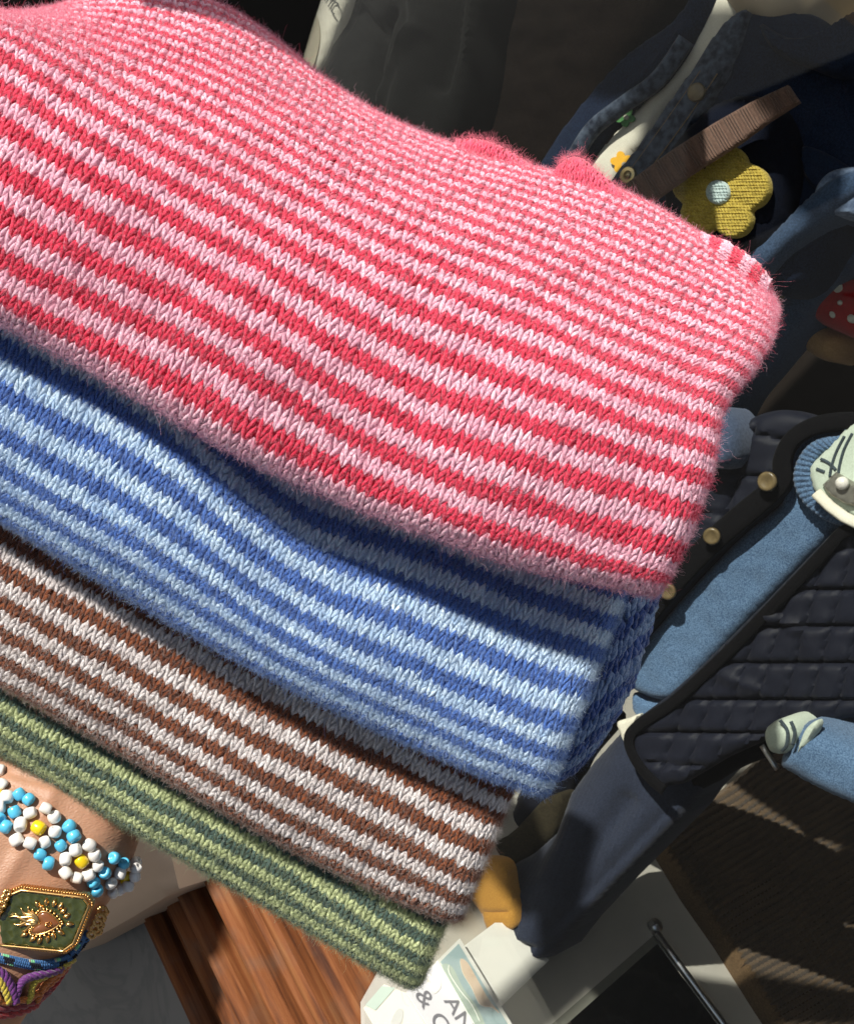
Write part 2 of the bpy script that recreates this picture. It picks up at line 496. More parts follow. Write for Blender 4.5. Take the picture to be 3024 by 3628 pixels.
# ================================================================== KNITS
class Knit:
    """dense (col,row) sheet of world points with normals"""
    def __init__(self, G, cs, rs):
        self.G = G; self.cs = cs; self.rs = rs       # G[r, c, 3], samples per column / row
        dc = np.gradient(G, axis=1) * cs; dr = np.gradient(G, axis=0) * rs
        N = np.cross(dc, dr); N /= np.linalg.norm(N, axis=2, keepdims=True) + 1e-12
        mid = G[G.shape[0] // 2, G.shape[1] // 2]
        if N[G.shape[0] // 2, G.shape[1] // 2] @ (CAM - mid) < 0: N = -N
        self.N = N
        self.lc = np.linalg.norm(dc, axis=2); self.lr = np.linalg.norm(dr, axis=2)
    def samp(self, A, c, r):
        x = np.clip(c * self.cs, 0, A.shape[1] - 1.001); y = np.clip(r * self.rs, 0, A.shape[0] - 1.001)
        i = x.astype(int); j = y.astype(int); fx = x - i; fy = y - j
        if A.ndim == 3: fx = fx[..., None]; fy = fy[..., None]
        return (A[j, i] * (1 - fx) + A[j, i + 1] * fx) * (1 - fy) + (A[j + 1, i] * (1 - fx) + A[j + 1, i + 1] * fx) * fy
    def at(self, c, r): return self.samp(self.G, c, r)

def stitch_template(K=5, S=6):
    """one yarn leg of a V; returns centre (a,b,hfac), radial dirs per ring"""
    t = np.linspace(0, 1, K)
    a = 0.03 + 0.43 * t ** 0.9
    b = -0.72 + 1.72 * t
    h = np.sin(math.pi * (0.10 + 0.80 * t)) ** 0.8
    rad = np.array([0.30, 0.85, 1.08, 0.90, 0.30])[:K]
    return t, a, b, h, rad
def build_rows(kn, ncol, rows, name, mat, parent, rscale=1.0, label=None, r_off=0.0, seed=0, K=5, S=6, tone_fn=None, flip=False):
    """all stitches of adjoining courses of one colour, with the backing loops behind, as one mesh"""
    g = np.random.default_rng(seed)
    t, a, b, h, rad = stitch_template(K, S)
    c_, r_ = np.meshgrid(np.arange(ncol), np.asarray(rows)); c_ = c_.ravel().astype(float); r_ = r_.ravel().astype(float)
    n = len(c_)
    Vs = []; tones = []
    cw = kn.samp(kn.lc, c_ + 0.5, r_ + 0.5); rh = kn.samp(kn.lr, c_ + 0.5, r_ + 0.5)
    jc = g.normal(0, 0.075, n); jr = g.normal(0, 0.10, n)
    jc = jc + 0.16 * np.sin(c_ * 0.37 + r_ * 0.21) + 0.12 * np.sin(c_ * 0.9 - r_ * 0.33 + 1.0)
    jr = jr + 0.16 * np.sin(c_ * 0.23 + r_ * 0.05) + 0.12 * np.sin(c_ * 0.61 + r_ * 0.4 + 2.0) + 0.10 * np.sin(c_ * 2.3)
    base_tone = np.clip(g.normal(0.42, 0.38, n), 0, 1)
    if tone_fn is not None: base_tone = np.clip(tone_fn(c_, r_, base_tone), 0, 1)
    for side in (-1, 1):
        rr = 0.178 * cw * rscale * g.uniform(0.85, 1.15, n)
        lean = g.normal(0, 0.05, n)
        hh = 0.15 * cw * g.uniform(0.6, 1.35, n)
        bb = b if not flip else -b
        A = c_[:, None] + 0.5 + side * (a[None] if side > 0 else a[None] * 0.94) + 0.10 * (t[None] - 0.5) + jc[:, None] + lean[:, None] * (t[None] - .5)     # n,K
        B = r_[:, None] + 0.5 + bb[None] * g.uniform(0.93, 1.08, n)[:, None] + jr[:, None]
        # direction in metres
        da = np.gradient(A, axis=1) * cw[:, None]; db = np.gradient(B, axis=1) * rh[:, None]
        L = np.sqrt(da ** 2 + db ** 2) + 1e-9; da /= L; db /= L
        for s in range(S):
            an = 2 * math.pi * s / S
            ca, sa = math.cos(an), math.sin(an)
            R_ = rr[:, None] * rad[None] * np.clip(g.normal(1, 0.13, (n, K)), .6, 1.4)
            oa = -db * ca * R_; ob = da * ca * R_
            hn = hh[:, None] * h[None] + sa * R_ * 0.8
            cc = A + oa / cw[:, None]; rr2 = B + ob / rh[:, None]
            p = kn.at(cc, rr2) + kn.samp(kn.N, cc, rr2) * hn[..., None]
            Vs.append(p)                                                        # n,K,3
        tones.append(np.clip(base_tone + g.normal(0, 0.1, n), 0, 1))
    V = np.stack(Vs, 0)                      # 2*S, n, K, 3
    V = V.reshape(2, S, n, K, 3).transpose(0, 2, 3, 1, 4)   # side,n,K,S,3
    V = V.reshape(-1, 3)
    nl = 2 * n
    base = (np.arange(nl) * K * S)[:, None]
    q = []
    for k in range(K - 1):
        for s in range(S):
            q.append([k * S + s, k * S + (s + 1) % S, (k + 1) * S + (s + 1) % S, (k + 1) * S + s])
    q = np.array(q)
    F4 = (base[:, :, None] + q[None]).reshape(-1, 4)
    caps = np.array([list(range(S - 1, -1, -1)), [(K - 1) * S + s for s in range(S)]])
    Fc = (base[:, :, None] + caps[None]).reshape(-1, S)
    tone = np.repeat(np.concatenate(tones), K * S)
    # backing sheet under these courses
    r0_, r1_ = min(rows) - 0.02, max(rows) + 1.02
    gc, gr = np.meshgrid(np.arange(0, ncol + 0.01, 1.0), np.linspace(r0_, r1_, 2 * len(rows) + 1))
    bp = kn.at(gc, gr) - kn.samp(kn.N, gc, gr) * 0.0002
    nv = len(V); nr, nc = gc.shape
    idx = np.arange(nr * nc).reshape(nr, nc) + nv
    Fb = np.stack([idx[:-1, :-1], idx[:-1, 1:], idx[1:, 1:], idx[1:, :-1]], -1).reshape(-1, 4)
    V = np.concatenate([V, bp.reshape(-1, 3)])
    tone = np.concatenate([tone, np.full(nr * nc, 0.75)])
    me = np_mesh(name, V, [F4, Fc, Fb])
    at = me.attributes.new('tone', 'FLOAT', 'POINT'); at.data.foreach_set('value', tone.astype(np.float32))
    o = link(name, me, mat, parent)
    if label: o['label'] = label
    return o
def fuzz(kn, ncol, nrow, n, name, mat, parent, tint_fn, lmin=0.0015, lmax=0.0045, rad=2.2e-5, seed=1, rlo=0.0, long_frac=0.03, K=8, clo=0.0, up=(0.15, 0.9)):
    g = np.random.default_rng(seed)
    c = g.uniform(clo, ncol, n); r = g.uniform(rlo, nrow, n)
    p = kn.at(c, r); N = kn.samp(kn.N, c, r)
    L = g.uniform(lmin, lmax, n) * g.uniform(0.6, 1.2, n)
    lg = g.uniform(0, 1, n) < long_frac
    L[lg] *= g.uniform(1.4, 2.6, lg.sum())
    tg = g.normal(0, 1, (n, 3)); tg -= (tg * N).sum(1, keepdims=True) * N; tg /= np.linalg.norm(tg, axis=1, keepdims=True)
    up = g.uniform(up[0], up[1], n)[:, None]
    d = tg * (1 - up * 0.5) + N * up; d /= np.linalg.norm(d, axis=1, keepdims=True)
    ax = g.normal(0, 1, (n, 3)); ax /= np.linalg.norm(ax, axis=1, keepdims=True)
    curl = g.normal(0, 1.0, n) * 1.0
    pts = np.zeros((n, K, 3)); pts[:, 0] = p + N * g.uniform(0.0006, 0.0014, n)[:, None]
    for k in range(1, K):
        an = (curl + g.normal(0, 0.25, n))[:, None]
        d = d * np.cos(an) + np.cross(ax, d) * np.sin(an) + ax * (ax * d).sum(1, keepdims=True) * (1 - np.cos(an))
        d = d + N * 0.06 + g.normal(0, 0.12, (n, 3)); d /= np.linalg.norm(d, axis=1, keepdims=True)
        pts[:, k] = pts[:, k - 1] + d * (L / (K - 1))[:, None]
    hc = bpy.data.hair_curves.new(name)
    hc.add_curves([K] * n)
    hc.attributes['position'].data.foreach_set('vector', pts.astype(np.float32).ravel())
    ra = hc.attributes.get('radius') or hc.attributes.new('radius', 'FLOAT', 'POINT')
    rr = np.repeat(g.uniform(0.7, 1.3, n) * rad, K).reshape(n, K) * np.linspace(1, 0.5, K)[None]
    ra.data.foreach_set('value', rr.astype(np.float32).ravel())
    tint = tint_fn(c, r, g)
    ta = hc.attributes.new('tint', 'FLOAT_COLOR', 'CURVE')
    ta.data.foreach_set('color', np.concatenate([tint, np.ones((n, 1))], 1).astype(np.float32).ravel())
    hc.materials.append(mat)
    o = bpy.data.objects.new(name, hc); COL.objects.link(o); setpar(o, parent)
    o['kind'] = 'stuff'
    return o

def sheet(xk, vk, tab, dprof, d0, xL, xR, colw, rows_per=4, shear=0.4, wrapR=0.012, wrap=0.04, v0=None, v1=None, dx=None, bump=None, redge=None):
    """fold surface from traced stripe lines (photo px) and a depth profile; returns Knit, ncol, nrow"""
    xk = np.asarray(xk, float); vk = np.asarray(vk, float); tab = np.asarray(tab, float)
    v0 = vk[0] if v0 is None else v0; v1 = vk[-1] if v1 is None else v1
    xd = np.linspace(xk[0], xk[-1], 240); vd = np.linspace(vk[0], vk[-1], 240)
    T = np.stack([spline_eval(xk, tab[i], xd) for i in range(len(vk))], 0)
    T = spline_eval(vk, T, vd)
    def Yf(x, v):
        fx = np.clip((x - xk[0]) / (xk[-1] - xk[0]) * 239, 0, 238.999); fy = np.clip((v - vk[0]) / (vk[-1] - vk[0]) * 239, 0, 238.999)
        i = fx.astype(int); j = fy.astype(int); a = fx - i; b = fy - j
        return (T[j, i] * (1 - a) + T[j, i + 1] * a) * (1 - b) + (T[j + 1, i] * (1 - a) + T[j + 1, i + 1] * a) * b
    pv = np.array([p[0] for p in dprof], float); pd = np.array([p[1] for p in dprof], float)
    def Df(x, v):
        dd = d0 + spline_eval(pv, pd, v)
        if dx is not None: dd = dd + np.interp(x, dx[0], dx[1])
        if bump is not None: dd = dd + bump(x, v)
        return dd
    vb = max(v0, 0.0)
    def img(xb, v):
        yb = Yf(xb, np.full_like(xb, vb)); x = xb.copy()
        for _ in range(10): x = xb + shear * (yb - Yf(x, v))
        return x, Yf(x, v)
    # equal arc length columns measured on the fold front
    vm = np.full(600, 2.0); xb = np.linspace(xL, xR, 600)
    x, y = img(xb, vm); p = P(x, y, Df(x, vm))
    cum = np.concatenate([[0], np.cumsum(np.linalg.norm(np.diff(p, axis=0), axis=1))])
    nmain = int(cum[-1] / colw); nwrap = int(wrap / colw)
    cs = rs = 3
    cc = np.arange(0, (nmain + nwrap) * cs + 1) / cs
    nrow = int(round((v1 - v0) * rows_per))
    rr = np.arange(0, nrow * rs + 1) / rs
    xbc = np.interp(np.minimum(cc, nmain) * cum[-1] / nmain, cum, xb)
    XB, VV = np.meshgrid(xbc, v0 + rr / rows_per)
    if redge is not None:            # scalloped right end
        f = np.clip((XB - (xR - 500)) / 500, 0, 1) ** 2
        XB2 = XB + f * redge(VV)
    else: XB2 = XB
    x, y = img(XB2.ravel(), VV.ravel())
    G = P(x, y, Df(x, VV.ravel())).reshape(XB.shape + (3,))
    # round the end away
    k0 = nmain * cs
    Tn = G[:, k0 - 1] - G[:, k0 - 7]; Tn /= np.linalg.norm(Tn, axis=1, keepdims=True)
    Tn = Tn - (Tn @ FW)[:, None] * FW; Tn /= np.linalg.norm(Tn, axis=1, keepdims=True)
    a = np.clip(cc - nmain, 0, None) * colw
    ph = np.minimum(a / wrapR, R(100)); ext = np.maximum(a - wrapR * R(100), 0)
    off_t = wrapR * np.sin(ph) + ext * math.cos(R(100)); off_d = wrapR * (1 - np.cos(ph)) + ext * math.sin(R(100))
    # pull the start in so the silhouette stays where it is
    soft = np.clip((cc - (nmain - 6)) / 6, 0, 1) ** 2
    G = G + Tn[:, None, :] * off_t[None, :, None] + FW * (off_d + soft * 0.0015)[None, :, None]
    return Knit(G, cs, rs), nmain + nwrap, nrow

def sweater(label, yarnA, yarnB, labA, labB, kn, ncol, nrow, v0, nf, tintA, tintB, rows_per=4, seed=0, rscale=1.0, fz=1.0, phase=0.0, namefix='stripe', long_frac=0.03, pale_hem=False):
    loc = kn.at(np.array([ncol / 2.0]), np.array([1.0]))[0]
    root = empty('folded_sweater', loc, label, 'sweater', 'folded striped sweaters in the stack')
    cur = None; rows = []
    def isA(j):
        v = v0 + (j + 0.5) / rows_per + phase
        return abs(v - round(v)) < 0.25 or (pale_hem and v < 0)
    def flush():
        if rows:
            build_rows(kn, ncol, list(rows), namefix, yarnA if cur else yarnB, root, rscale, labA if cur else labB, seed=seed * 1000 + rows[0])
    for j in range(nrow):
        A = isA(j)
        if cur is None or A != cur:
            flush(); rows = []; cur = A
        rows.append(j)
    flush()
    tA = np.array(tintA); tB = np.array(tintB)
    def tint(c, r, g):
        v = v0 + r / rows_per + phase
        a = ((np.abs(v - np.round(v)) < 0.25) | (pale_hem & (v < 0)))[:, None]
        t = np.where(a, tA, tB) * g.uniform(0.75, 1.15, len(c))[:, None]
        mixw = g.uniform(0, 0.30, len(c))[:, None]
        return np.clip(t * (1 - mixw) + tA * mixw, 0, 1)
    def tint_nap(c, r, g):
        t = tint(c, r, g); w = g.uniform(0, 0.6, len(c))[:, None]
        return t * (1 - w) + (0.5 * tA + 0.5 * tB) * w
    fuzz(kn, ncol, nrow, nf, 'wool_fuzz', M_fuzz, root, tint, seed=seed + 50, lmin=0.0014 * fz, lmax=0.0042 * fz, long_frac=long_frac)
    fuzz(kn, ncol, nrow, nf * 5, 'wool_nap', M_fuzz, root, tint_nap, seed=seed + 60, lmin=0.0010, lmax=0.0026, long_frac=0, K=6, rad=2.6e-5, up=(0.05, 0.55))
    return root
M_fuzz = fuzz_mat('wool_fuzz')

# ---------------- pink sweater
xk = [-700, -300, 0, 400, 850, 1200, 1550, 1900, 2250, 2750]
vk = [-3, -1.5, -0.28, 0, 1, 2, 3, 4, 5, 6, 7, 8, 9, 10, 11, 12, 13, 14, 15, 16, 17, 18, 19, 20]
c_m = {  # traced y of each stripe line at a few x
 0:    [1085, 1105, 1131, 1085, 975, 838, 680, 515, 375, 256, 160, 100, 72, 60, 54, 52, 54, 58, 62, 66, 70, 76, 84, 92],
 400:  [1300, 1320, 1345, 1295, 1165, 1030, 885, 740, 605, 490, 395, 318, 255, 202, 160, 125, 95, 67, 42, 20, 2, -12, -18, -10],
 850:  [1552, 1575, 1602, 1535, 1392, 1250, 1108, 968, 845, 735, 640, 555, 480, 415, 362, 316, 272, 230, 190, 150, 112, 80, 62, 66],
 1200: [1712, 1735, 1763, 1700, 1580, 1450, 1305, 1165, 1030, 915, 820, 738, 668, 608, 556, 510, 470, 434, 402, 374, 350, 332, 326, 335],
 1550: [1845, 1868, 1895, 1850, 1742, 1618, 1476, 1335, 1198, 1080, 982, 898, 830, 772, 722, 678, 638, 602, 572, 546, 524, 508, 502, 510],
 1900: [1965, 1985, 2012, 1970, 1862, 1728, 1586, 1450, 1325, 1215, 1118, 1038, 968, 908, 852, 802, 758, 718, 682, 652, 626, 608, 602, 610],
 2250: [2040, 2062, 2088, 2070, 1968, 1825, 1685, 1562, 1455, 1358, 1270, 1195, 1128, 1065, 1008, 955, 905, 860, 818, 780, 745, 718, 706, 712],
 2750: [2230, 2255, 2280, 2250, 2130, 1975, 1830, 1712, 1612, 1520, 1445, 1380, 1322, 1270, 1224, 1184, 1150, 1122, 1098, 1080, 1066, 1056, 1052, 1058],
}
c_m[-300] = [y - d for y, d in zip(c_m[0], [155, 155, 155, 165, 170, 175, 180, 170, 155, 130, 100, 70, 45, 25, 10, 0, 0, 0, 0, 0, 0, 0, 0, 0])]
c_m[-700] = [y - d for y, d in zip(c_m[0], [350, 350, 350, 360, 370, 380, 385, 370, 340, 290, 230, 160, 100, 60, 30, 15, 10, 5, 0, 0, 0, 0, 0, 0])]
for x in c_m:
    e_ = c_m[x][2]; c_m[x][0] = e_ - 130; c_m[x][1] = e_ - 70; c_m[x][3] = e_ - 25; c_m[x][4] = c_m[x][4] + 8
tab = np.array([[c_m[x][i] for x in xk] for i in range(len(vk))], float)
dprof = [(-3, .020), (-1.5, .011), (-.28, .0068), (0, .0040), (1, .0006), (2, -.0008), (3, -.0008), (4, .0003), (5, .0028), (6, .0068), (7, .012), (8, .018), (9, .0245), (10, .0315),
         (11, .039), (12, .0465), (13, .0545), (14, .0625), (15, .071), (16, .0795), (17, .088), (18, .0965), (19, .105), (20, .1135)]
def pink_bump(x, v):
    # soft waviness of the folded cloth and the hollow beside the upper-left hump
    b = 0.0012 * np.sin(x / 260.0 + v * 0.5) + 0.0009 * np.sin(x / 140.0 - v * 0.8)
    b = b + 0.006 * np.exp(-((x - 520) / 260.0) ** 2 - ((v - 10) / 2.2) ** 2) - 0.008 * np.exp(-((x - 700) / 300.0) ** 2 - ((v - 15) / 2.6) ** 2)
    return b
knp, ncp, nrp = sheet(xk, vk, tab, dprof, 0.300, -560, 2235, 0.00305, shear=0.40, wrapR=0.011, wrap=0.045, v0=-2.5, v1=19.5, bump=pink_bump,
                      dx=([-500, 800, 1800, 2700], [0.004, 0, 0.002, 0.010]),
                      redge=lambda v: np.interp(v, [-2.5, 0, 2, 4, 6, 7, 9, 12, 16, 19.5], [-45, -15, 10, -5, -48, -42, 5, 32, 24, 0]))
Y_red = yarn_mat('red_yarn', (0.82, 0.048, 0.105, 1), (0.62, 0.022, 0.062, 1), (0.90, 0.24, 0.33, 1))
Y_pale = yarn_mat('pale_pink_yarn', (0.93, 0.62, 0.72, 1), (0.78, 0.40, 0.52, 1), (0.97, 0.82, 0.88, 1))
pink = sweater('folded red and pale pink striped wool sweater lying on top of the stack', Y_pale, Y_red, 'pale pink stripe', 'red stripe', knp, ncp, nrp, -2.5, 42000,
               (0.88, 0.55, 0.66), (0.76, 0.085, 0.17), seed=1, pale_hem=True)

# ---------------- blue sweater
xk = [-700, -300, 150, 600, 1050, 1450, 1800, 2200]
vk = [-3, -1.5, -0.5, 0, 1, 2, 3, 4, 5, 6, 7, 8]
b_m = {
 150:  [1868, 1890, 1915, 1878, 1795, 1690, 1552, 1395, 1235, 1090, 960, 840],
 600:  [2137, 2160, 2185, 2140, 2050, 1945, 1810, 1660, 1515, 1375, 1245, 1120],
 1050: [2388, 2410, 2432, 2398, 2325, 2235, 2125, 1995, 1872, 1745, 1620, 1500],
 1450: [2583, 2603, 2622, 2585, 2510, 2415, 2290, 2155, 2020, 1890, 1765, 1650],
 1800: [2730, 2748, 2768, 2735, 2662, 2562, 2428, 2282, 2150, 2025, 1905, 1790],
 2200: [2890, 2905, 2922, 2890, 2815, 2710, 2570, 2420, 2290, 2165, 2045, 1930],
}
b_m[-300] = [y - 262 for y in b_m[150]]; b_m[-700] = [y - 480 for y in b_m[150]]
tab = np.array([[b_m[x][i] for x in xk] for i in range(len(vk))], float)
dprof = [(-3, .018), (-1.5, .010), (-.5, .0042), (0, .0022), (1, 0), (2, -.0006), (3, 0), (4, .002), (5, .0055), (6, .0105), (7, .0165), (8, .023)]
def soft_bump(s):
    return lambda x, v: 0.0009 * np.sin(x / 230.0 + v * 0.6 + s) + 0.0007 * np.sin(x / 120.0 - v * 0.7 + 2 * s)
knb, ncb, nrb = sheet(xk, vk, tab, dprof, 0.318, -620, 1845, 0.0029, shear=0.40, wrapR=0.010, wrap=0.03, v0=-2.5, v1=7.75, bump=soft_bump(1.0),
                      dx=([-500, 800, 1500, 2200], [0.003, 0.002, 0.009, 0.017]))
Y_blue = yarn_mat('blue_yarn', (0.085, 0.195, 0.55, 1), (0.045, 0.110, 0.37, 1), (0.22, 0.37, 0.70, 1))
Y_lblue = yarn_mat('pale_blue_yarn', (0.68, 0.82, 0.92, 1), (0.40, 0.57, 0.78, 1), (0.74, 0.87, 0.95, 1))
blue = sweater('folded blue and pale blue striped wool sweater just under the pink one', Y_lblue, Y_blue, 'pale blue stripe', 'blue stripe', knb, ncb, nrb, -2.5, 26000,
               (0.56, 0.69, 0.82), (0.085, 0.19, 0.52), seed=2)
# the folded sleeve layer at its right end, shade put into its darker yarns
def hand_knit(ctrl, ncol, nrow):
    """ctrl rows x cols of (px,py,d)"""
    C = np.asarray(ctrl, float)
    nr, nc = C.shape[:2]
    rr = np.linspace(0, nr - 1, nrow * 3 + 1); cc = np.linspace(0, nc - 1, ncol * 3 + 1)
    A = spline_eval(np.arange(nr), C.reshape(nr, -1), rr).reshape(len(rr), nc, 3)
    A = spline_eval(np.arange(nc), A.transpose(1, 0, 2).reshape(nc, -1), cc).reshape(len(cc), len(rr), 3).transpose(1, 0, 2)
    return Knit(P(A[..., 0], A[..., 1], A[..., 2]), 3, 3)
ctrl = [[(1840, 2800, .357), (1950, 2775, .368), (2040, 2720, .386), (2075, 2680, .404)],
        [(1920, 2700, .357), (2040, 2660, .364), (2125, 2580, .379), (2160, 2540, .406)],
        [(1980, 2560, .358), (2100, 2510, .365), (2200, 2420, .381), (2232, 2380, .410)],
        [(2020, 2400, .359), (2150, 2340, .367), (2255, 2240, .384), (2288, 2200, .414)],
        [(2040, 2250, .362), (2180, 2190, .370), (2290, 2100, .388), (2322, 2060, .418)],
        [(2040, 2100, .366), (2190, 2040, .374), (2305, 1950, .392), (2338, 1920, .422)]]
kns = hand_knit(ctrl, 10, 24)
Y_blue_shade = yarn_mat('shaded_blue_yarn', (0.045, 0.10, 0.33, 1), (0.02, 0.05, 0.19, 1), (0.13, 0.22, 0.48, 1))
Y_lblue_shade = yarn_mat('shaded_pale_blue_yarn', (0.20, 0.30, 0.50, 1), (0.08, 0.15, 0.34, 1), (0.36, 0.46, 0.62, 1))
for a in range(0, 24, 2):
    build_rows(kns, 10, [a, a + 1], 'sleeve_stripe', (Y_blue_shade, Y_lblue_shade)[(a // 2) % 2], blue, 1.0, ('blue stripe of the folded sleeve, coloured darker for shade', 'pale blue stripe of the folded sleeve, coloured darker for shade')[(a // 2) % 2], seed=700 + a)
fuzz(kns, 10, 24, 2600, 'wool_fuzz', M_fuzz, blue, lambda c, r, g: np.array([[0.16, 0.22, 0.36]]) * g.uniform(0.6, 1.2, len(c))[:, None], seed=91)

# ---------------- brown sweater
xk = [-700, -300, 150, 600, 1050, 1400, 1750, 2100]
vk = [-3, -1.5, -0.5, 0, 1, 2, 3, 4, 5, 6, 7]
n_m = {
 150:  [2455, 2475, 2497, 2462, 2372, 2270, 2160, 2040, 1920, 1805, 1695],
 600:  [2712, 2732, 2752, 2715, 2622, 2515, 2400, 2280, 2160, 2045, 1935],
 1050: [2962, 2982, 3002, 2962, 2868, 2752, 2630, 2500, 2375, 2255, 2140],
 1400: [3132, 3152, 3172, 3132, 3040, 2925, 2802, 2675, 2550, 2430, 2315],
 1750: [3290, 3308, 3325, 3290, 3205, 3095, 2972, 2850, 2728, 2610, 2495],
 2100: [3430, 3448, 3465, 3430, 3350, 3245, 3125, 3005, 2885, 2770, 2655],
}
n_m[-300] = [y - 250 for y in n_m[150]]; n_m[-700] = [y - 470 for y in n_m[150]]
tab = np.array([[n_m[x][i] for x in xk] for i in range(len(vk))], float)
dprof = [(-3, .018), (-1.5, .010), (-.5, .0042), (0, .0022), (1, 0), (2, -.0006), (3, 0), (4, .002), (5, .0055), (6, .0105), (7, .0165)]
knn, ncn, nrn = sheet(xk, vk, tab, dprof, 0.338, -620, 1550, 0.0030, shear=0.42, wrapR=0.009, wrap=0.03, v0=-2.5, v1=6.75, bump=soft_bump(2.0),
                      dx=([-500, 800, 1400, 2100], [0.003, 0.002, 0.009, 0.016]))
Y_brown = yarn_mat('rust_brown_yarn', (0.225, 0.062, 0.020, 1), (0.125, 0.032, 0.011, 1), (0.34, 0.115, 0.042, 1))
Y_cream = yarn_mat('cream_yarn', (0.80, 0.76, 0.75, 1), (0.60, 0.55, 0.55, 1), (0.88, 0.85, 0.84, 1))
brown = sweater('folded rust brown and cream striped wool sweater between the blue and green ones', Y_cream, Y_brown, 'cream stripe', 'rust brown stripe', knn, ncn, nrn, -2.5, 15000,
                (0.70, 0.66, 0.63), (0.21, 0.062, 0.022), seed=3, fz=0.85)

# ---------------- green sweater
xk = [-700, -300, 0, 500, 1050, 1450, 1850]
vk = [-3, -1.5, -0.5, 0, 1, 2, 3, 4, 5, 6]
g_m = {
 0:    [2612, 2632, 2655, 2632, 2578, 2502, 2412, 2315, 2220, 2130],
 500:  [2905, 2926, 2950, 2925, 2862, 2778, 2682, 2582, 2485, 2392],
 1050: [3222, 3242, 3265, 3238, 3170, 3080, 2980, 2878, 2780, 2685],
 1450: [3460, 3480, 3500, 3478, 3425, 3348, 3258, 3165, 3070, 2975],
 1850: [3690, 3710, 3730, 3705, 3650, 3570, 3480, 3385, 3290, 3195],
}
g_m[-300] = [y - 185 for y in g_m[0]]; g_m[-700] = [y - 420 for y in g_m[0]]
tab = np.array([[g_m[x][i] for x in xk] for i in range(len(vk))], float)
dprof = [(-3, .016), (-1.5, .009), (-.5, .0044), (0, .0026), (1, .0004), (2, -.0004), (3, .0008), (4, .0038), (5, .0085), (6, .014)]
kng, ncg, nrg = sheet(xk, vk, tab, dprof, 0.354, -620, 1410, 0.0030, shear=0.42, wrapR=0.008, wrap=0.03, v0=-2.5, v1=5.75, bump=soft_bump(3.0),
                      dx=([-500, 800, 1400, 2100], [0.003, 0.001, 0.006, 0.012]))
Y_green = yarn_mat('dark_green_yarn', (0.085, 0.150, 0.128, 1), (0.034, 0.068, 0.068, 1), (0.15, 0.23, 0.19, 1))
Y_lime = yarn_mat('lime_yarn', (0.62, 0.69, 0.37, 1), (0.40, 0.46, 0.24, 1), (0.74, 0.79, 0.50, 1))
green = sweater('folded dark green and lime striped wool sweater at the bottom of the stack', Y_lime, Y_green, 'lime stripe', 'dark green stripe', kng, ncg, nrg, -2.5, 15000,
                (0.56, 0.61, 0.35), (0.10, 0.155, 0.135), seed=4, fz=0.9)

# ---------------- pink neck rib and sleeve edge behind the top of the pink sweater
Y_rib = yarn_mat('deep_pink_yarn', (0.90, 0.11, 0.20, 1), (0.74, 0.07, 0.14, 1), (0.95, 0.28, 0.36, 1))
ctrl = [[(1930, 700, .402), (2030, 740, .400), (2130, 790, .400), (2260, 860, .402)],
        [(1940, 650, .398), (2040, 680, .396), (2140, 735, .396), (2250, 800, .398)],
        [(1960, 605, .399), (2040, 615, .396), (2140, 675, .396), (2240, 750, .398)],
        [(1985, 582, .404), (2045, 562, .401), (2125, 622, .401), (2225, 705, .403)],
        [(1985, 585, .420), (2045, 566, .418), (2125, 626, .418), (2225, 708, .420)]]
kr = hand_knit(ctrl, 14, 12)
build_rows(kr, 14, list(range(12)), 'neck_rib', Y_rib, pink, 1.0, 'deep pink ribbed neckband', seed=801)
ctrl = [[(1600, 610, .398), (1700, 600, .398), (1800, 640, .398), (1900, 700, .398)],
        [(1600, 555, .398), (1700, 550, .397), (1800, 590, .397), (1900, 650, .398)],
        [(1610, 505, .402), (1700, 502, .400), (1790, 538, .400), (1890, 602, .402)],
        [(1610, 505, .420), (1700, 504, .418), (1790, 540, .418), (1890, 604, .420)]]
kr2 = hand_knit(ctrl, 12, 9)
build_rows(kr2, 12, list(range(9)), 'neck_rib', Y_rib, pink, 1.0, 'deep pink ribbed neckband', seed=802)
ctrl = [[(2420, 900, .402), (2500, 935, .398), (2600, 1000, .396), (2700, 1100, .398)],
        [(2430, 865, .401), (2520, 895, .397), (2620, 955, .395), (2712, 1050, .398)],
        [(2440, 842, .406), (2530, 866, .402), (2635, 925, .400), (2716, 1010, .404)],
        [(2440, 842, .425), (2530, 868, .422), (2635, 927, .420), (2716, 1012, .424)]]
ctrl = [list(x) for x in zip(*ctrl)]
kr3 = hand_knit([[(p[0], p[1], p[2]) for p in row] for row in ctrl], 8, 24)
for a in range(0, 24, 3):
    build_rows(kr3, 8, [a, a + 1, a + 2], 'sleeve_edge', (Y_red, Y_pale)[(a // 3) % 2], pink, 0.95, ('red stripe of the sleeve edge', 'pale pink stripe of the sleeve edge')[(a // 3) % 2], seed=820 + a)
for q, (kk, a_, b_, n_) in enumerate(((kr, 14, 12, 1600), (kr2, 12, 9, 1200), (kr3, 8, 24, 1500))):
    fuzz(kk, a_, b_, n_, 'wool_fuzz', M_fuzz, pink, lambda c, r, g: np.array([[0.9, 0.3, 0.4]]) * g.uniform(0.7, 1.1, len(c))[:, None], seed=95 + q)

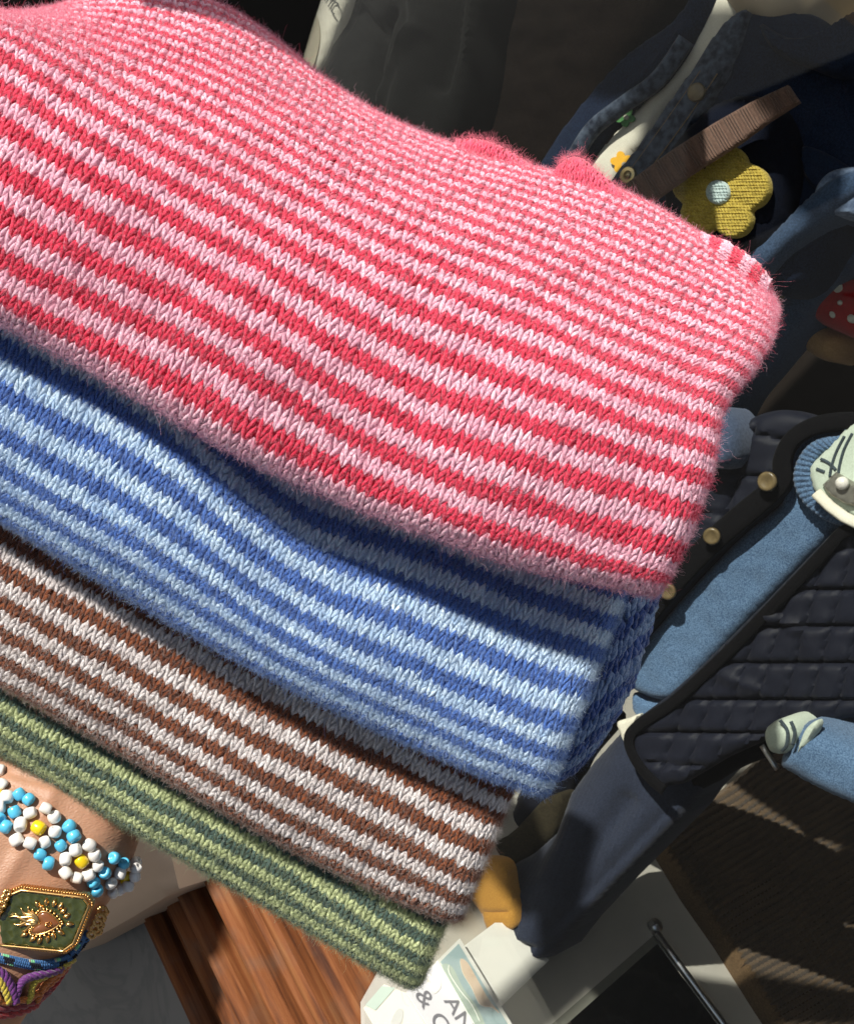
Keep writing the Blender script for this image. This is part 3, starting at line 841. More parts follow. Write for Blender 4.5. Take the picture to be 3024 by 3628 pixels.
# ================================================================== ARM AND JEWELLERY
def skin_mat():
    mt, n, b = base_mat('skin', 0.5)
    tc = nd(n, 'ShaderNodeTexCoord')
    nz = nd(n, 'ShaderNodeTexNoise', Scale=70.0, Detail=5.0); n.links.new(tc.outputs['Object'], nz.inputs['Vector'])
    cr = nd(n, 'ShaderNodeValToRGB')
    cr.color_ramp.elements[0].position = 0.3; cr.color_ramp.elements[0].color = (0.37, 0.19, 0.115, 1)
    cr.color_ramp.elements[1].position = 0.7; cr.color_ramp.elements[1].color = (0.45, 0.25, 0.155, 1)
    n.links.new(nz.outputs[0], cr.inputs[0]); n.links.new(cr.outputs[0], b.inputs['Base Color'])
    mp = nd(n, 'ShaderNodeMapping'); mp.inputs['Rotation'].default_value = (0.4, 0.2, 0.9); mp.inputs['Scale'].default_value = (1, 0.35, 1)
    n.links.new(tc.outputs['Object'], mp.inputs[0])
    vo = nd(n, 'ShaderNodeTexVoronoi', Scale=1100.0, feature='DISTANCE_TO_EDGE'); n.links.new(mp.outputs[0], vo.inputs['Vector'])
    nz2 = nd(n, 'ShaderNodeTexNoise', Scale=260.0, Detail=4.0, Distortion=1.0); n.links.new(mp.outputs[0], nz2.inputs['Vector'])
    ad = nd(n, 'ShaderNodeMath', operation='ADD'); n.links.new(vo.outputs[0], ad.inputs[0]); n.links.new(nz2.outputs[0], ad.inputs[1])
    bp = nd(n, 'ShaderNodeBump', Strength=0.4, Distance=0.0004); n.links.new(ad.outputs[0], bp.inputs['Height']); n.links.new(bp.outputs[0], b.inputs['Normal'])
    b.inputs['Subsurface Weight'].default_value = 0.12
    b.inputs['Subsurface Radius'].default_value = (0.004, 0.0015, 0.0008)
    b.inputs['Subsurface Scale'].default_value = 1.0
    b.inputs['Specular IOR Level'].default_value = 0.4
    return mt
M_skin = skin_mat()
secs = np.array([  # px, py, distance, half width px, depth ratio
    (-1000, 4480, .300, 430, .85), (-560, 3890, .325, 385, .82), (-190, 3420, .345, 335, .76), (20, 3150, .353, 318, .72),
    (140, 2980, .356, 320, .70), (205, 2830, .359, 322, .66), (300, 2650, .372, 345, .55), (430, 2470, .385, 370, .42), (590, 2300, .398, 370, .34), (760, 2150, .41, 330, .28), (860, 2070, .416, 200, .22)], float)
tt = np.linspace(0, len(secs) - 1, 260)
ss = spline_eval(np.arange(len(secs)), secs, tt)
ss[:, 2] += np.interp(tt, [0, 4, 6, 10], [.010, .015, .024, .026])
cen = P(ss[:, 0], ss[:, 1], ss[:, 2])
NA = 128
V = []; F = []
for i in range(len(ss)):
    t = cen[min(i + 1, len(ss) - 1)] - cen[max(i - 1, 0)]; t /= np.linalg.norm(t)
    dep = -FW - (-FW @ t) * t; dep /= np.linalg.norm(dep); lat = np.cross(t, dep)
    rw = ss[i, 3] * ss[i, 2] / FPX
    for k in range(NA):
        a = 2 * math.pi * k / NA
        p = cen[i] + lat * math.cos(a) * rw + dep * math.sin(a) * rw * ss[i, 4]
        V.append(p)
V = np.array(V)
# wrist bone, tendons, creases
q = V - CAM; zc = q @ FW; px_ = W / 2 + FPX * (q @ RT) / zc; py_ = H / 2 - FPX * (q @ UP) / zc
cc_ = np.repeat(cen, NA, 0); out = V - cc_; out /= np.linalg.norm(out, axis=1, keepdims=True)
dsp = 0.0018 * np.exp(-(((px_ - 365) / 95) ** 2 + ((py_ - 2925) / 95) ** 2))
dsp += 0.0012 * np.exp(-(line_dist(np.stack([px_, py_], 1), [(60, 2700), (-120, 3300)]) / 45) ** 2)
dsp -= 0.0006 * np.exp(-(line_dist(np.stack([px_, py_], 1), [(0, 2735), (130, 2765), (230, 2800)]) / 9) ** 2)
dsp -= 0.0005 * np.exp(-(line_dist(np.stack([px_, py_], 1), [(60, 2690), (200, 2745), (300, 2830)]) / 9) ** 2)
for crease, dep in (([(20, 2660), (150, 2700), (290, 2790), (380, 2880)], .0004), ([(-40, 2780), (90, 2800), (200, 2840)], .00035), ([(120, 3180), (250, 3190), (380, 3150)], .0004), ([(300, 2820), (420, 2880), (500, 2960)], .0003)):
    dsp -= dep * np.exp(-(line_dist(np.stack([px_, py_], 1), crease) / 7) ** 2)
dsp += 0.0009 * np.exp(-(line_dist(np.stack([px_, py_], 1), [(230, 2700), (150, 2900), (-60, 3250)]) / 26) ** 2)
dsp += np.array([0.0006 * mnoise.noise(Vector(v) * 60) + 0.00025 * mnoise.noise(Vector(v) * 180) for v in V])
V = V + out * dsp[:, None]
V = [tuple(v) for v in V]
for i in range(len(ss) - 1):
    for k in range(NA):
        F.append((i * NA + k, i * NA + (k + 1) % NA, (i + 1) * NA + (k + 1) % NA, (i + 1) * NA + k))
F.append(tuple(range(NA))); F.append(tuple((len(ss) - 1) * NA + k for k in range(NA - 1, -1, -1)))
parts = [(V, F)]
# fingers and thumb, under the stack
for pts_, rr in (([(760, 2330, .412), (960, 2240, .422), (1120, 2190, .420), (1230, 2170, .412)], .0085), ([(830, 2230, .414), (1040, 2120, .425), (1210, 2050, .424), (1330, 2020, .415)], .009),
                 ([(840, 2130, .416), (1040, 1990, .427), (1200, 1900, .426), (1310, 1860, .418)], .0088), ([(800, 2050, .416), (960, 1900, .426), (1080, 1810, .425), (1160, 1760, .418)], .0075),
                 ([(330, 2380, .39), (430, 2180, .402), (560, 2030, .408), (680, 1950, .405)], .0105)):
    p3 = smooth_poly([P(*p) for p in pts_], False, 5)
    rad_ = np.linspace(rr * 1.1, rr * 0.85, len(p3)); rad_[-1] *= 0.5
    parts.append(tube_mesh('f', p3, rad_, sides=12))
V, F = join(parts)
me = py_mesh('person', V, F)
import bmesh
bm = bmesh.new(); bm.from_mesh(me); bmesh.ops.recalc_face_normals(bm, faces=bm.faces); bm.to_mesh(me); bm.free()
arm = link('person', me, M_skin)
tag(arm, 'bare wrist and forearm wearing bracelets and carrying the stack of sweaters', 'person')
bvh = BVHTree.FromPolygons([Vector(v) for v in V[:len(ss) * NA]], F[:(len(ss) - 1) * NA])
def on_arm(px, py, lift=0.0):
    d = ray(px, py); d = d / np.linalg.norm(d)
    loc, nrm, idx, dist = bvh.ray_cast(Vector(CAM), Vector(d))
    if loc is None or dist > 0.45:
        # just beyond the outline: nearest skin point
        g = CAM + ray(px, py) * 0.369
        loc, nrm, idx, dist = bvh.find_nearest(Vector(g))
        p = np.array(g) ; n_ = p - np.array(loc); L = np.linalg.norm(n_); n_ = n_ / (L + 1e-9)
        return np.array(loc) + n_ * min(max(lift, L), 0.0045), n_
    n_ = np.array(nrm)
    if n_ @ d > 0: n_ = -n_
    return np.array(loc) + n_ * lift, n_

# ---- seed bead daisy bracelet
M_bw = plain('white_glass_bead', (0.80, 0.78, 0.74), 0.3, coat=0.4, var=0.04)
M_bb = plain('turquoise_glass_bead', (0.10, 0.50, 0.74), 0.3, coat=0.4, var=0.08)
M_by = plain('yellow_glass_bead', (0.83, 0.58, 0.01), 0.3, coat=0.4, var=0.05)
M_bc = plain('clear_white_bead', (0.72, 0.70, 0.68), 0.2, coat=0.6, var=0.04)
def bead_mesh(nm, mat, rr, hh):
    prof = []
    for k in range(9):
        a = math.pi * (k / 8 - 0.5)
        prof.append((rr * (0.45 + 0.55 * math.cos(a) ** 0.6 if abs(math.cos(a)) > 1e-6 else 0.45 * rr / rr), hh * math.sin(a)))
    prof = [(rr * 0.30, -hh * 0.7)] + prof + [(rr * 0.30, hh * 0.7)]
    V, F = lathe_vf((0, 0, 0), (0, 0, 1), prof, 14)
    me = py_mesh(nm, V, F); me.materials.append(mat)
    me.polygons.foreach_set('use_smooth', np.ones(len(me.polygons), bool))
    return me
bl, _ = on_arm(200, 2940)
bracelet = empty('bead_bracelet', bl, 'bracelet of white and turquoise seed beads woven into daisies with yellow middles', 'bracelet')
mw = [bead_mesh('bead', M_bw, .00205, .0017), bead_mesh('bead', M_bw, .0019, .0019), bead_mesh('bead', M_bw, .0020, .0015)]
mb = [bead_mesh('bead', M_bb, .0019, .0017), bead_mesh('bead', M_bb, .0020, .0015)]
my = [bead_mesh('bead', M_by, .0020, .0019)]
mc = [bead_mesh('bead', M_bc, .0019, .0016)]
def bead(x, y, kind, cx=None, cy=None, lift=0.0014):
    px, py = x / 2.5, 2600 + y / 2.5
    p, n_ = on_arm(px, py, lift)
    if cx is not None:
        tdir = (y - cy) * -1 * RT * -1 + (x - cx) * UP * 1
        tdir = (-(y - cy)) * -RT * -1 + (-(x - cx)) * UP * -1
        # tangent of the ring round the daisy (image y runs down)
        tdir = -(y - cy) * RT - (x - cx) * UP
    else:
        a = random.uniform(0.2, 1.1); tdir = math.cos(a) * RT - math.sin(a) * UP
    tdir = tdir - (tdir @ n_) * n_; tdir /= np.linalg.norm(tdir) + 1e-9
    tdir = tdir + n_ * random.uniform(-0.6, 0.6) + RT * random.uniform(-.35, .35); tdir /= np.linalg.norm(tdir)
    me = random.choice({'w': mw, 'b': mb, 'y': my, 'c': mc}[kind])
    o = bpy.data.objects.new('bead', me); COL.objects.link(o)
    qt = Vector(tdir).to_track_quat('Z', 'Y')
    s = random.uniform(0.88, 1.08)
    setpar(o, bracelet)
    o.matrix_basis = Matrix.Translation(Vector(p)) @ qt.to_matrix().to_4x4() @ Matrix.Diagonal((s, s, s, 1))
def flower(c, ws, kind='w'):
    bead(c[0], c[1], 'y', lift=0.0010)
    for (x, y) in ws: bead(x, y, kind, c[0], c[1])
flower((-15, 560), [(20, 355), (45, 455), (68, 575), (12, 668), (-80, 480), (-100, 590), (-60, 690)])
for p in [(175, 550), (262, 592), (132, 702), (60, 825), (8, 760)]: bead(*p, 'b')
flower((338, 832), [(280, 715), (408, 670), (472, 742), (487, 870), (395, 962), (270, 967), (163, 943), (188, 812)])
for p in [(612, 825), (652, 907), (535, 992), (357, 1068), (432, 1137)]: bead(*p, 'b')
flower((715, 1125), [(668, 1025), (785, 982), (824, 1062), (850, 1158), (768, 1238), (670, 1262), (575, 1217), (575, 1105)])
for p in [(988, 1088), (1068, 1135), (910, 1218), (812, 1300), (840, 1368)]: bead(*p, 'b')
flower((1090, 1265), [(1160, 1130), (1035, 1220), (958, 1312)])
for p in [(1205, 1195), (1195, 1265), (1135, 1350), (1045, 1372), (975, 1388)]: bead(*p, 'c', 1085, 1265)

# ---- gold and green medallion bracelet
M_gold = plain('gold', (0.83, 0.52, 0.20), 0.28, metal=1.0, var=0.12, scale=400)
M_gdk = plain('aged_gold', (0.62, 0.36, 0.14), 0.35, metal=1.0, var=0.25, scale=500)
M_enam = plain('green_enamel', (0.040, 0.048, 0.010), 0.18, coat=0.8, var=0.25, scale=300)
M_heart = plain('copper_enamel', (0.20, 0.070, 0.022), 0.2, coat=0.8, var=0.15)
zx = lambda pts: [(x / 3.5, 3100 + y / 3.5) for x, y in pts]
mc_p, _ = on_arm(150, 3265)
dm = float((mc_p - CAM) @ FW) - 0.0045
medal = empty('medallion_bracelet', mc_p, 'gold bracelet with an eight sided green enamel plate and a flaming heart', 'bracelet')
mm_ = cam_map(dm, 0.0000055, -0.0000045, 150, 3265)
def mm(h0): return lambda px, py, h: mm_(px, py, np.asarray(h) + h0)
octo = zx([(270, 195), (1035, 285), (1100, 385), (905, 850), (775, 945), (-60, 865), (-130, 760), (120, 255)])
oc = np.array(octo); ctr = oc.mean(0)
grow = lambda k: [tuple(ctr + (p - ctr) * (1 + k / np.linalg.norm(p - ctr))) for p in oc]
relief('plate', grow(12), mm(-0.001), 0.0028, 0.0002, M_gdk, medal, edge=6, step=12, smooth=False)
an_ = lambda q_: np.arctan2(q_[1] - ctr[1], q_[0] - ctr[0])
def facets(x, y):
    a = np.arctan2(y - ctr[1], x - ctr[0]); r_ = np.hypot(x - ctr[0], y - ctr[1])
    return 0.00025 * np.abs(((a * 22 / (2 * math.pi)) % 1) - 0.5) * np.clip((r_ - 50) / 30, 0, 1) + 0.00012 * np.sin(r_ / 7.0 + 2 * np.floor(a * 22 / (2 * math.pi)))
relief('enamel', grow(-3), mm(-0.0004), 0.0008, 0.0002, M_enam, medal, edge=8, step=5, smooth=False, hfun=facets)
loop = np.array(grow(1)); lp = []
for i in range(8):
    for k in range(8): lp.append(loop[i] + (loop[(i + 1) % 8] - loop[i]) * k / 8)
lp = np.array(lp)
tube('rim', mm(0.0001)(lp[:, 0], lp[:, 1], np.zeros(len(lp))), 0.00035, M_gold, medal, closed=True, sides=8)
loop = np.array(grow(13)); bits = []
for i in range(8):
    a, b = loop[i], loop[(i + 1) % 8]; k = max(2, int(np.linalg.norm(b - a) / 9.5))
    for j in range(k):
        p = a + (b - a) * (j + .5) / k
        c = mm(-0.0016)(p[0], p[1], 0.0)
        bits.append(lathe_vf(c, -FW, [(0.00015, -.0014), (.00036, -.0012), (.00036, .0010), (.0002, .0013)], 6))
V, F = join(bits); link('ridged_edge', py_mesh('ridged_edge', V, F), M_gold, medal)
hrt = zx([(505, 592), (482, 540), (482, 490), (525, 452), (590, 455), (660, 500), (715, 555), (745, 603), (690, 650), (610, 695), (520, 728), (440, 730), (402, 700), (415, 655), (455, 620)])
ho = relief('heart', hrt, mm(0.0002), 0.0006, 0.0009, M_heart, medal, edge=22, step=5)
hp = smooth_poly(hrt, True, 4)
tube('heart_edge', mm(0.0005)(hp[:, 0], hp[:, 1], np.zeros(len(hp))), 0.00028, M_gold, medal, closed=True, sides=6)
bits = []
for i in range(0, len(hp), 2):
    d_ = hp[i] - np.array([590 / 3.5, 3100 + 600 / 3.5]); d_ /= np.linalg.norm(d_)
    q_ = hp[i] + d_ * 9
    bits.append(lathe_vf(mm(0.0003)(q_[0], q_[1], 0.0), -FW, [(0, -.0004), (.00035, -.0002), (.00042, .0001), (.0003, .0004), (0, .0005)], 6))
V, F = join(bits); link('beading', py_mesh('beading', V, F), M_gold, medal)
hc_ = np.array([600.0, 600.0])
for tip in [(440, 312), (575, 280), (690, 300), (782, 345), (825, 412), (878, 488), (918, 612), (802, 742), (690, 802), (590, 850), (468, 860), (368, 830), (255, 762), (500, 300 + 60)]:
    tip = np.array(tip, float); dv = hc_ - tip; L = np.linalg.norm(dv); dv /= L
    sd = np.array([-dv[1], dv[0]]); ln = 105; wd_ = 30
    pts = [tip, tip + dv * ln * .35 + sd * wd_ * .9, tip + dv * ln * .7 + sd * wd_, tip + dv * ln, tip + dv * ln * .7 - sd * wd_, tip + dv * ln * .35 - sd * wd_ * .9]
    relief('ray', zx(pts), mm(0.0001), 0.0005, 0.0008, M_gold, medal, edge=8, step=4, smooth=True, sub=3)
for tip, bend in (((265, 402), 25), ((190, 465), 28), ((110, 520), -24), ((165, 600), 22), ((245, 645), -18), ((275, 695), 15), ((352, 388), 20), ((410, 415), 14)):
    a = np.array(tip, float); b = np.array([475.0, 575.0]); dv = b - a; sd = np.array([-dv[1], dv[0]]) / np.linalg.norm(dv)
    pts = np.array([a + dv * t_ + sd * bend * math.sin(t_ * 2 * math.pi) for t_ in np.linspace(0, 1, 12)])
    zz_ = np.array(zx(pts))
    tube('flame', mm(0.0004)(zz_[:, 0], zz_[:, 1], np.zeros(12)), np.interp(np.linspace(0, 1, 12), [0, .5, 1], [.0001, .0006, .0007]), M_gold, medal, sides=7)
bits = []
for a in np.linspace(0, 2 * math.pi, 8, endpoint=False):
    p = np.array([625 + 28 * math.cos(a), 598 + 26 * math.sin(a)]); p = zx([p])[0]
    bits.append(lathe_vf(mm(0.0012)(p[0], p[1], 0.0), -FW, [(0, -.0006), (.0003, 0), (0, .0004)], 5))
bits.append(lathe_vf(mm(0.0012)(*zx([(590, 600)])[0], 0.0), -FW, [(0, -.0006), (.0006, 0), (.0004, .0005), (0, .0007)], 8))
V, F = join(bits); link('star', py_mesh('star', V, F), M_gold, medal)
for j, (x, y) in enumerate(((303, 3292), (312, 3270), (322, 3250), (332, 3232), (345, 3300), (352, 3278), (358, 3255), (362, 3232), (350, 3215))):
    bits = []
    for k in range(9):
        a = 2 * math.pi * k / 9
        p, n_ = on_arm(x + 13 * math.cos(a), y + 10 * math.sin(a), 0.0016 + 0.0012 * (j < 4))
        bits.append(lathe_vf(p, n_, [(0, -.0006), (.0006, -.0003), (.0007, .0001), (.0005, .0005), (0, .0007)], 7))
    V, F = join(bits); link('chain_link', py_mesh('chain_link', V, F), M_gold, medal)
for j, (x, y) in enumerate(((12, 3178), (2, 3200), (-12, 3222), (20, 3160))):
    bits = []
    for k in range(9):
        a = 2 * math.pi * k / 9
        p, n_ = on_arm(x + 11 * math.cos(a), y + 9 * math.sin(a), 0.0018)
        bits.append(lathe_vf(p, n_, [(0, -.0006), (.0006, -.0003), (.0007, .0001), (.0005, .0005), (0, .0007)], 7))
    V, F = join(bits); link('chain_link', py_mesh('chain_link', V, F), M_gold, medal)

# ---- knotted blue cord
M_kb = cloth('blue_cord', (0.07, 0.20, 0.44), (0.035, 0.11, 0.28), scale=3000, sheen=0.2)
M_kn = cloth('navy_cord', (0.012, 0.014, 0.03), (0.006, 0.007, 0.012), scale=3000)
M_kg = cloth('mint_cord', (0.30, 0.80, 0.42), (0.22, 0.62, 0.32), scale=3000)
M_kw = cloth('cream_cord', (0.62, 0.60, 0.48), (0.48, 0.45, 0.36), scale=3000)
cp, _ = on_arm(100, 3410)
cord = empty('cord_bracelet', cp, 'knotted blue cord bracelet with mint and navy flecks below the medallion', 'bracelet')
path = smooth_poly([(-90, 3372), (-40, 3382), (10, 3394), (60, 3405), (120, 3413), (180, 3407), (225, 3391), (262, 3362), (283, 3330), (292, 3300)], False, 14)
sets = {'b': [], 'n': [], 'g': [], 'w': []}
cl = np.concatenate([[0], np.cumsum(np.linalg.norm(np.diff(path, axis=0), axis=1))])
core = np.array([on_arm(x, y, 0.0009)[0] for x, y in path[::3]])
tube('core', core, 0.0014, M_kb, cord, sides=8)
nk = int(cl[-1] / 7.5)
for i in range(nk):
    s = (i + .5) * 7.5
    x = np.interp(s, cl, path[:, 0]); y = np.interp(s, cl, path[:, 1])
    x2 = np.interp(min(s + 4, cl[-1]), cl, path[:, 0]); y2 = np.interp(min(s + 4, cl[-1]), cl, path[:, 1])
    tx, ty_ = x2 - x, y2 - y; L = math.hypot(tx, ty_) + 1e-6; nx, ny = -ty_ / L, tx / L
    for row in range(4):
        o_ = (row - 1.5) * 8.2
        p, n_ = on_arm(x + nx * o_ + (3 if row % 2 else 0), y + ny * o_, 0.0012 + 0.0010 * math.cos((row - 1.5) * 0.75))
        phs = (s - row * 6) % 92
        if phs < 26 and row in (0, 3): col = 'w' if phs < 9 else 'g'
        elif phs < 34 and row in (1, 2): col = 'n'
        else: col = 'b'
        if s > 330 and col == 'b' and random.random() < .5: col = 'n'
        w3 = (nx * 0.8 + .4) * RT - (ny * 0.8 + .1) * UP
        sets[col].append(lathe_vf(p, w3, [(0.0001, -.0006), (.00036, -.0003), (.00042, 0), (.00036, .0003), (.0001, .0006)], 6))
for c_, nm, mt in (('b', 'blue_knots', M_kb), ('n', 'navy_knots', M_kn), ('g', 'mint_knots', M_kg), ('w', 'cream_knots', M_kw)):
    V, F = join(sets[c_]); link(nm, py_mesh(nm, V, F), mt, cord)

# ---- rainbow thread bracelet
def thr(nm, c): return cloth(nm, c, tuple(x * 0.5 for x in c), scale=2500, sheen=0.4, rough=0.6, spec=0.5)
T_r = thr('red_thread', (0.46, 0.012, 0.016)); T_d = thr('dark_red_thread', (0.30, 0.008, 0.03)); T_o = thr('orange_thread', (0.68, 0.19, 0.02))
T_y = thr('yellow_thread', (0.72, 0.56, 0.05)); T_p = thr('purple_thread', (0.17, 0.02, 0.23))
rp, _ = on_arm(60, 3520)
rain = empty('thread_bracelet', rp, 'braided rainbow thread bracelet in purple, yellow, orange and red', 'bracelet')
strands = [
    (T_r, 15, .0010, [(-120, 3600), (-40, 3597), (30, 3590), (90, 3570), (140, 3540), (180, 3503), (213, 3460), (238, 3420), (250, 3388)]),
    (T_d, 14, .0014, [(-120, 3572), (-40, 3572), (40, 3563), (100, 3543), (150, 3510), (190, 3470), (222, 3428), (244, 3394)]),
    (T_o, 13, .0018, [(-120, 3546), (-40, 3548), (40, 3541), (95, 3524), (140, 3495), (180, 3458), (215, 3420), (242, 3390)]),
    (T_r, 13, .0020, [(150, 3528), (165, 3497), (185, 3470), (212, 3438), (238, 3402)]),
    (T_o, 12, .0022, [(112, 3536), (126, 3508), (138, 3482), (168, 3452), (205, 3424), (238, 3394)]),
    (T_y, 12, .0024, [(78, 3538), (92, 3512), (97, 3486), (118, 3460), (160, 3438), (205, 3410), (240, 3384)]),
    (T_p, 14, .0026, [(34, 3542), (44, 3512), (56, 3482), (76, 3460), (112, 3446), (155, 3434), (195, 3420)]),
    (T_p, 14, .0027, [(-70, 3410), (-30, 3424), (4, 3446), (24, 3476), (34, 3508), (40, 3540)]),
    (T_y, 13, .0024, [(-70, 3440), (-30, 3456), (-4, 3480), (10, 3510), (18, 3542)]),
    (T_o, 12, .0022, [(-80, 3470), (-45, 3490), (-25, 3515), (-15, 3545)]),
]
for (mt, rpx, lift, pts) in strands:
    pp = smooth_poly(pts, False, 8); bits = []
    base = np.array([on_arm(x, y, lift)[0] for x, y in pp])
    for q_ in range(3):                           # three plies twisted together
        off = []
        for i in range(len(base)):
            t = base[min(i + 1, len(base) - 1)] - base[max(i - 1, 0)]; t /= np.linalg.norm(t) + 1e-9
            a_ = -FW - (-FW @ t) * t; a_ /= np.linalg.norm(a_); b_ = np.cross(t, a_)
            ph = i * 0.55 + q_ * 2 * math.pi / 3
            off.append(base[i] + (math.cos(ph) * a_ + math.sin(ph) * b_) * rpx * 0.5 * .35 / FPX)
        bits.append(tube_mesh('s', off, rpx * 0.58 * .35 / FPX, sides=7))
    V, F = join(bits); link('strand', py_mesh('strand', V, F), mt, rain)

# ================================================================== BEHIND THE GLASS
# glass pane
def glass_mat():
    mt, n, b = base_mat('window_glass', 0.0)
    n.nodes.remove(b)
    tr = nd(n, 'ShaderNodeBsdfTransparent'); tr.inputs[0].default_value = (0.97, 0.98, 0.97, 1)
    gl = nd(n, 'ShaderNodeBsdfGlossy'); gl.inputs['Roughness'].default_value = 0.0
    fr = nd(n, 'ShaderNodeFresnel', IOR=1.30)
    ms = nd(n, 'ShaderNodeMixShader')
    n.links.new(fr.outputs[0], ms.inputs[0]); n.links.new(tr.outputs[0], ms.inputs[1]); n.links.new(gl.outputs[0], ms.inputs[2])
    n.links.new(ms.outputs[0], n.nodes['Material Output'].inputs['Surface'])
    return mt
quad_box('glass_pane', (-1.6, 0.040, zz[-1] + 0.0045), (1.6, 0.044, 2.6), glass_mat(), front)
quad_box('lintel', (-1.7, -0.01, 2.6), (1.7, 0.10, 3.1), M_wood, front)
for sx in (-1, 1): quad_box('jamb', (sx * 1.65 - 0.05, -0.015, 0.0), (sx * 1.65 + 0.05, 0.10, 2.6), M_wood, front)

# display platform
plat = empty('display_platform', PH(2200, 3100, ZS), 'pale display platform behind the glass with a shiny metal edge strip', 'platform')
relief('slab', [(1300, 3900), (1290, 3540), (1480, 3200), (1800, 2700), (2400, 2350), (3300, 2500), (3900, 3500), (3500, 4500), (2900, 4150), (2640, 3735), (2322, 3308), (1850, 3720), (1650, 3900)], hor_map(ZS), 0.005, 0.0005, M_plat, plat, edge=6, step=60, smooth=False)
M_steel = plain('brushed_steel', (0.62, 0.62, 0.62), 0.3, metal=1.0)
a_, b_ = PH(2322, 3306, ZS + .004), PH(2680, 3790, ZS + .004)
tube('edge_strip', [a_ + (b_ - a_) * t for t in np.linspace(0, 1, 6)], 0.0032, M_steel, plat)
a_, b_ = PH(2318, 3310, ZS - .012), PH(1850, 3718, ZS - .012)
M_acr = plain('acrylic', (0.20, 0.20, 0.17), 0.15, coat=0.5)
V, F = box_vf((a_ + b_) / 2 + np.array([0, 0, 0]), (b_ - a_) / 2, np.array([0.006, 0.006, 0]), [0, 0, 0.012])
link('acrylic_edge', py_mesh('acrylic_edge', V, F), M_acr, plat, smooth=False)
lathe('screw', PH(2186, 3158, ZS + .001), Z0, [(0.0, -.001), (.0045, 0), (.004, .003), (0, .004)], M_steel, plat)
lathe('screw', PH(2312, 3288, ZS + .001), Z0, [(0.0, -.001), (.006, 0), (.006, .006), (0, .008)], M_steel, plat)
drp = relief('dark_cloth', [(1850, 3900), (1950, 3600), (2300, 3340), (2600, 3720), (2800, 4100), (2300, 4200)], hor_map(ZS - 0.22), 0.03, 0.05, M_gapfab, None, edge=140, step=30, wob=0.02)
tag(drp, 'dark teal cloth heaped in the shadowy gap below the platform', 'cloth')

# white board, leaflet
M_white = plain('white_card', (0.88, 0.87, 0.80), 0.7, var=0.04)
wb = relief('white_card_box', [(1600, 3420), (1652, 3345), (1752, 3270), (1835, 3270), (1880, 3345), (1945, 3402), (1782, 3560), (1700, 3500)], hor_map(ZS + 0.022), 0.02, 0.0004, M_white, None, edge=5, step=25, smooth=False)
tag(wb, 'blank white card box with one crease lying on the platform beside the leaflet', 'box')
lf = empty('leaflet', PH(1600, 3560, ZS + .03), 'open printed leaflet with grey lettering and a teal and peach picture', 'leaflet')
M_teal = plain('teal_print', (0.42, 0.56, 0.57), 0.45, var=0.03)
M_greyp = plain('pale_grey_print', (0.66, 0.66, 0.66), 0.45, var=0.03)
M_creamp = plain('cream_print', (0.82, 0.80, 0.68), 0.5, var=0.03)
M_mint = plain('mint_print', (0.55, 0.66, 0.56), 0.5, var=0.03)
M_peach = plain('peach_print', (0.80, 0.62, 0.45), 0.5, var=0.05)
M_ink = plain('grey_ink', (0.17, 0.17, 0.18), 0.6, var=0.03)
M_leafg = plain('leaf_grey', (0.62, 0.63, 0.58), 0.5, var=0.03)
zl = ZS + 0.031
def quad(name, pts, z, mat, par, th=0.0012): return relief(name, pts, hor_map(z), th, 0.0, mat, par, edge=3, step=40, smooth=False)
quad('picture_panel', [(1548, 3405), (1628, 3325), (1850, 3690), (1765, 3770)], zl, M_white, lf)
quad('picture', [(1560, 3408), (1624, 3344), (1828, 3678), (1768, 3738)], zl + .0003, M_teal, lf, .0002)
relief('peach_shape', [(1630, 3400), (1655, 3410), (1690, 3470), (1730, 3540), (1768, 3590), (1740, 3570), (1700, 3560), (1670, 3500), (1640, 3450)], hor_map(zl + .0006), .0002, 0, M_peach, lf, edge=3, step=10)
relief('mint_shape', [(1565, 3420), (1600, 3425), (1640, 3500), (1690, 3570), (1720, 3640), (1690, 3640), (1640, 3560), (1590, 3470)], hor_map(zl + .0005), .0001, 0, M_mint, lf, edge=3, step=10)
lp_ = smooth_poly([(1590, 3420), (1592, 3450), (1630, 3510), (1670, 3560), (1700, 3620)], False, 5)
tube('white_line', hor_map(zl + .0006)(lp_[:, 0], lp_[:, 1], np.zeros(len(lp_))), 0.0003, M_white, lf, sides=5)
quad('lettering_panel', [(1440, 3515), (1546, 3408), (1762, 3768), (1660, 3860)], zl - .0006, M_greyp, lf)
quad('cream_panel', [(1290, 3570), (1360, 3488), (1436, 3518), (1660, 3870), (1520, 3960)], zl - .0010, M_creamp, lf)
quad('mint_strip', [(1294, 3562), (1352, 3494), (1400, 3500), (1330, 3580)], zl - .0006, M_mint, lf, .0002)
for (cx, cy, rx, ry, an) in ((1405, 3615, 18, 44, .35), (1440, 3680, 16, 40, .5)):
    pts = [(cx + rx * math.cos(t) * math.cos(an) + ry * math.sin(t) * math.sin(an) * -1, cy + rx * math.cos(t) * math.sin(an) + ry * math.sin(t) * math.cos(an)) for t in np.linspace(0, 2 * math.pi, 12, endpoint=False)]
    relief('leaf_shape', pts, hor_map(zl - .0006), .0002, 0, M_leafg, lf, edge=3, step=12)  # flat grey leaf shapes on the cream panel
relief('pale_spot', [(1540, 3450), (1560, 3470), (1560, 3500), (1540, 3520), (1520, 3500), (1515, 3470)], hor_map(zl - .0002), .0002, 0, M_creamp, lf, edge=3, step=12)
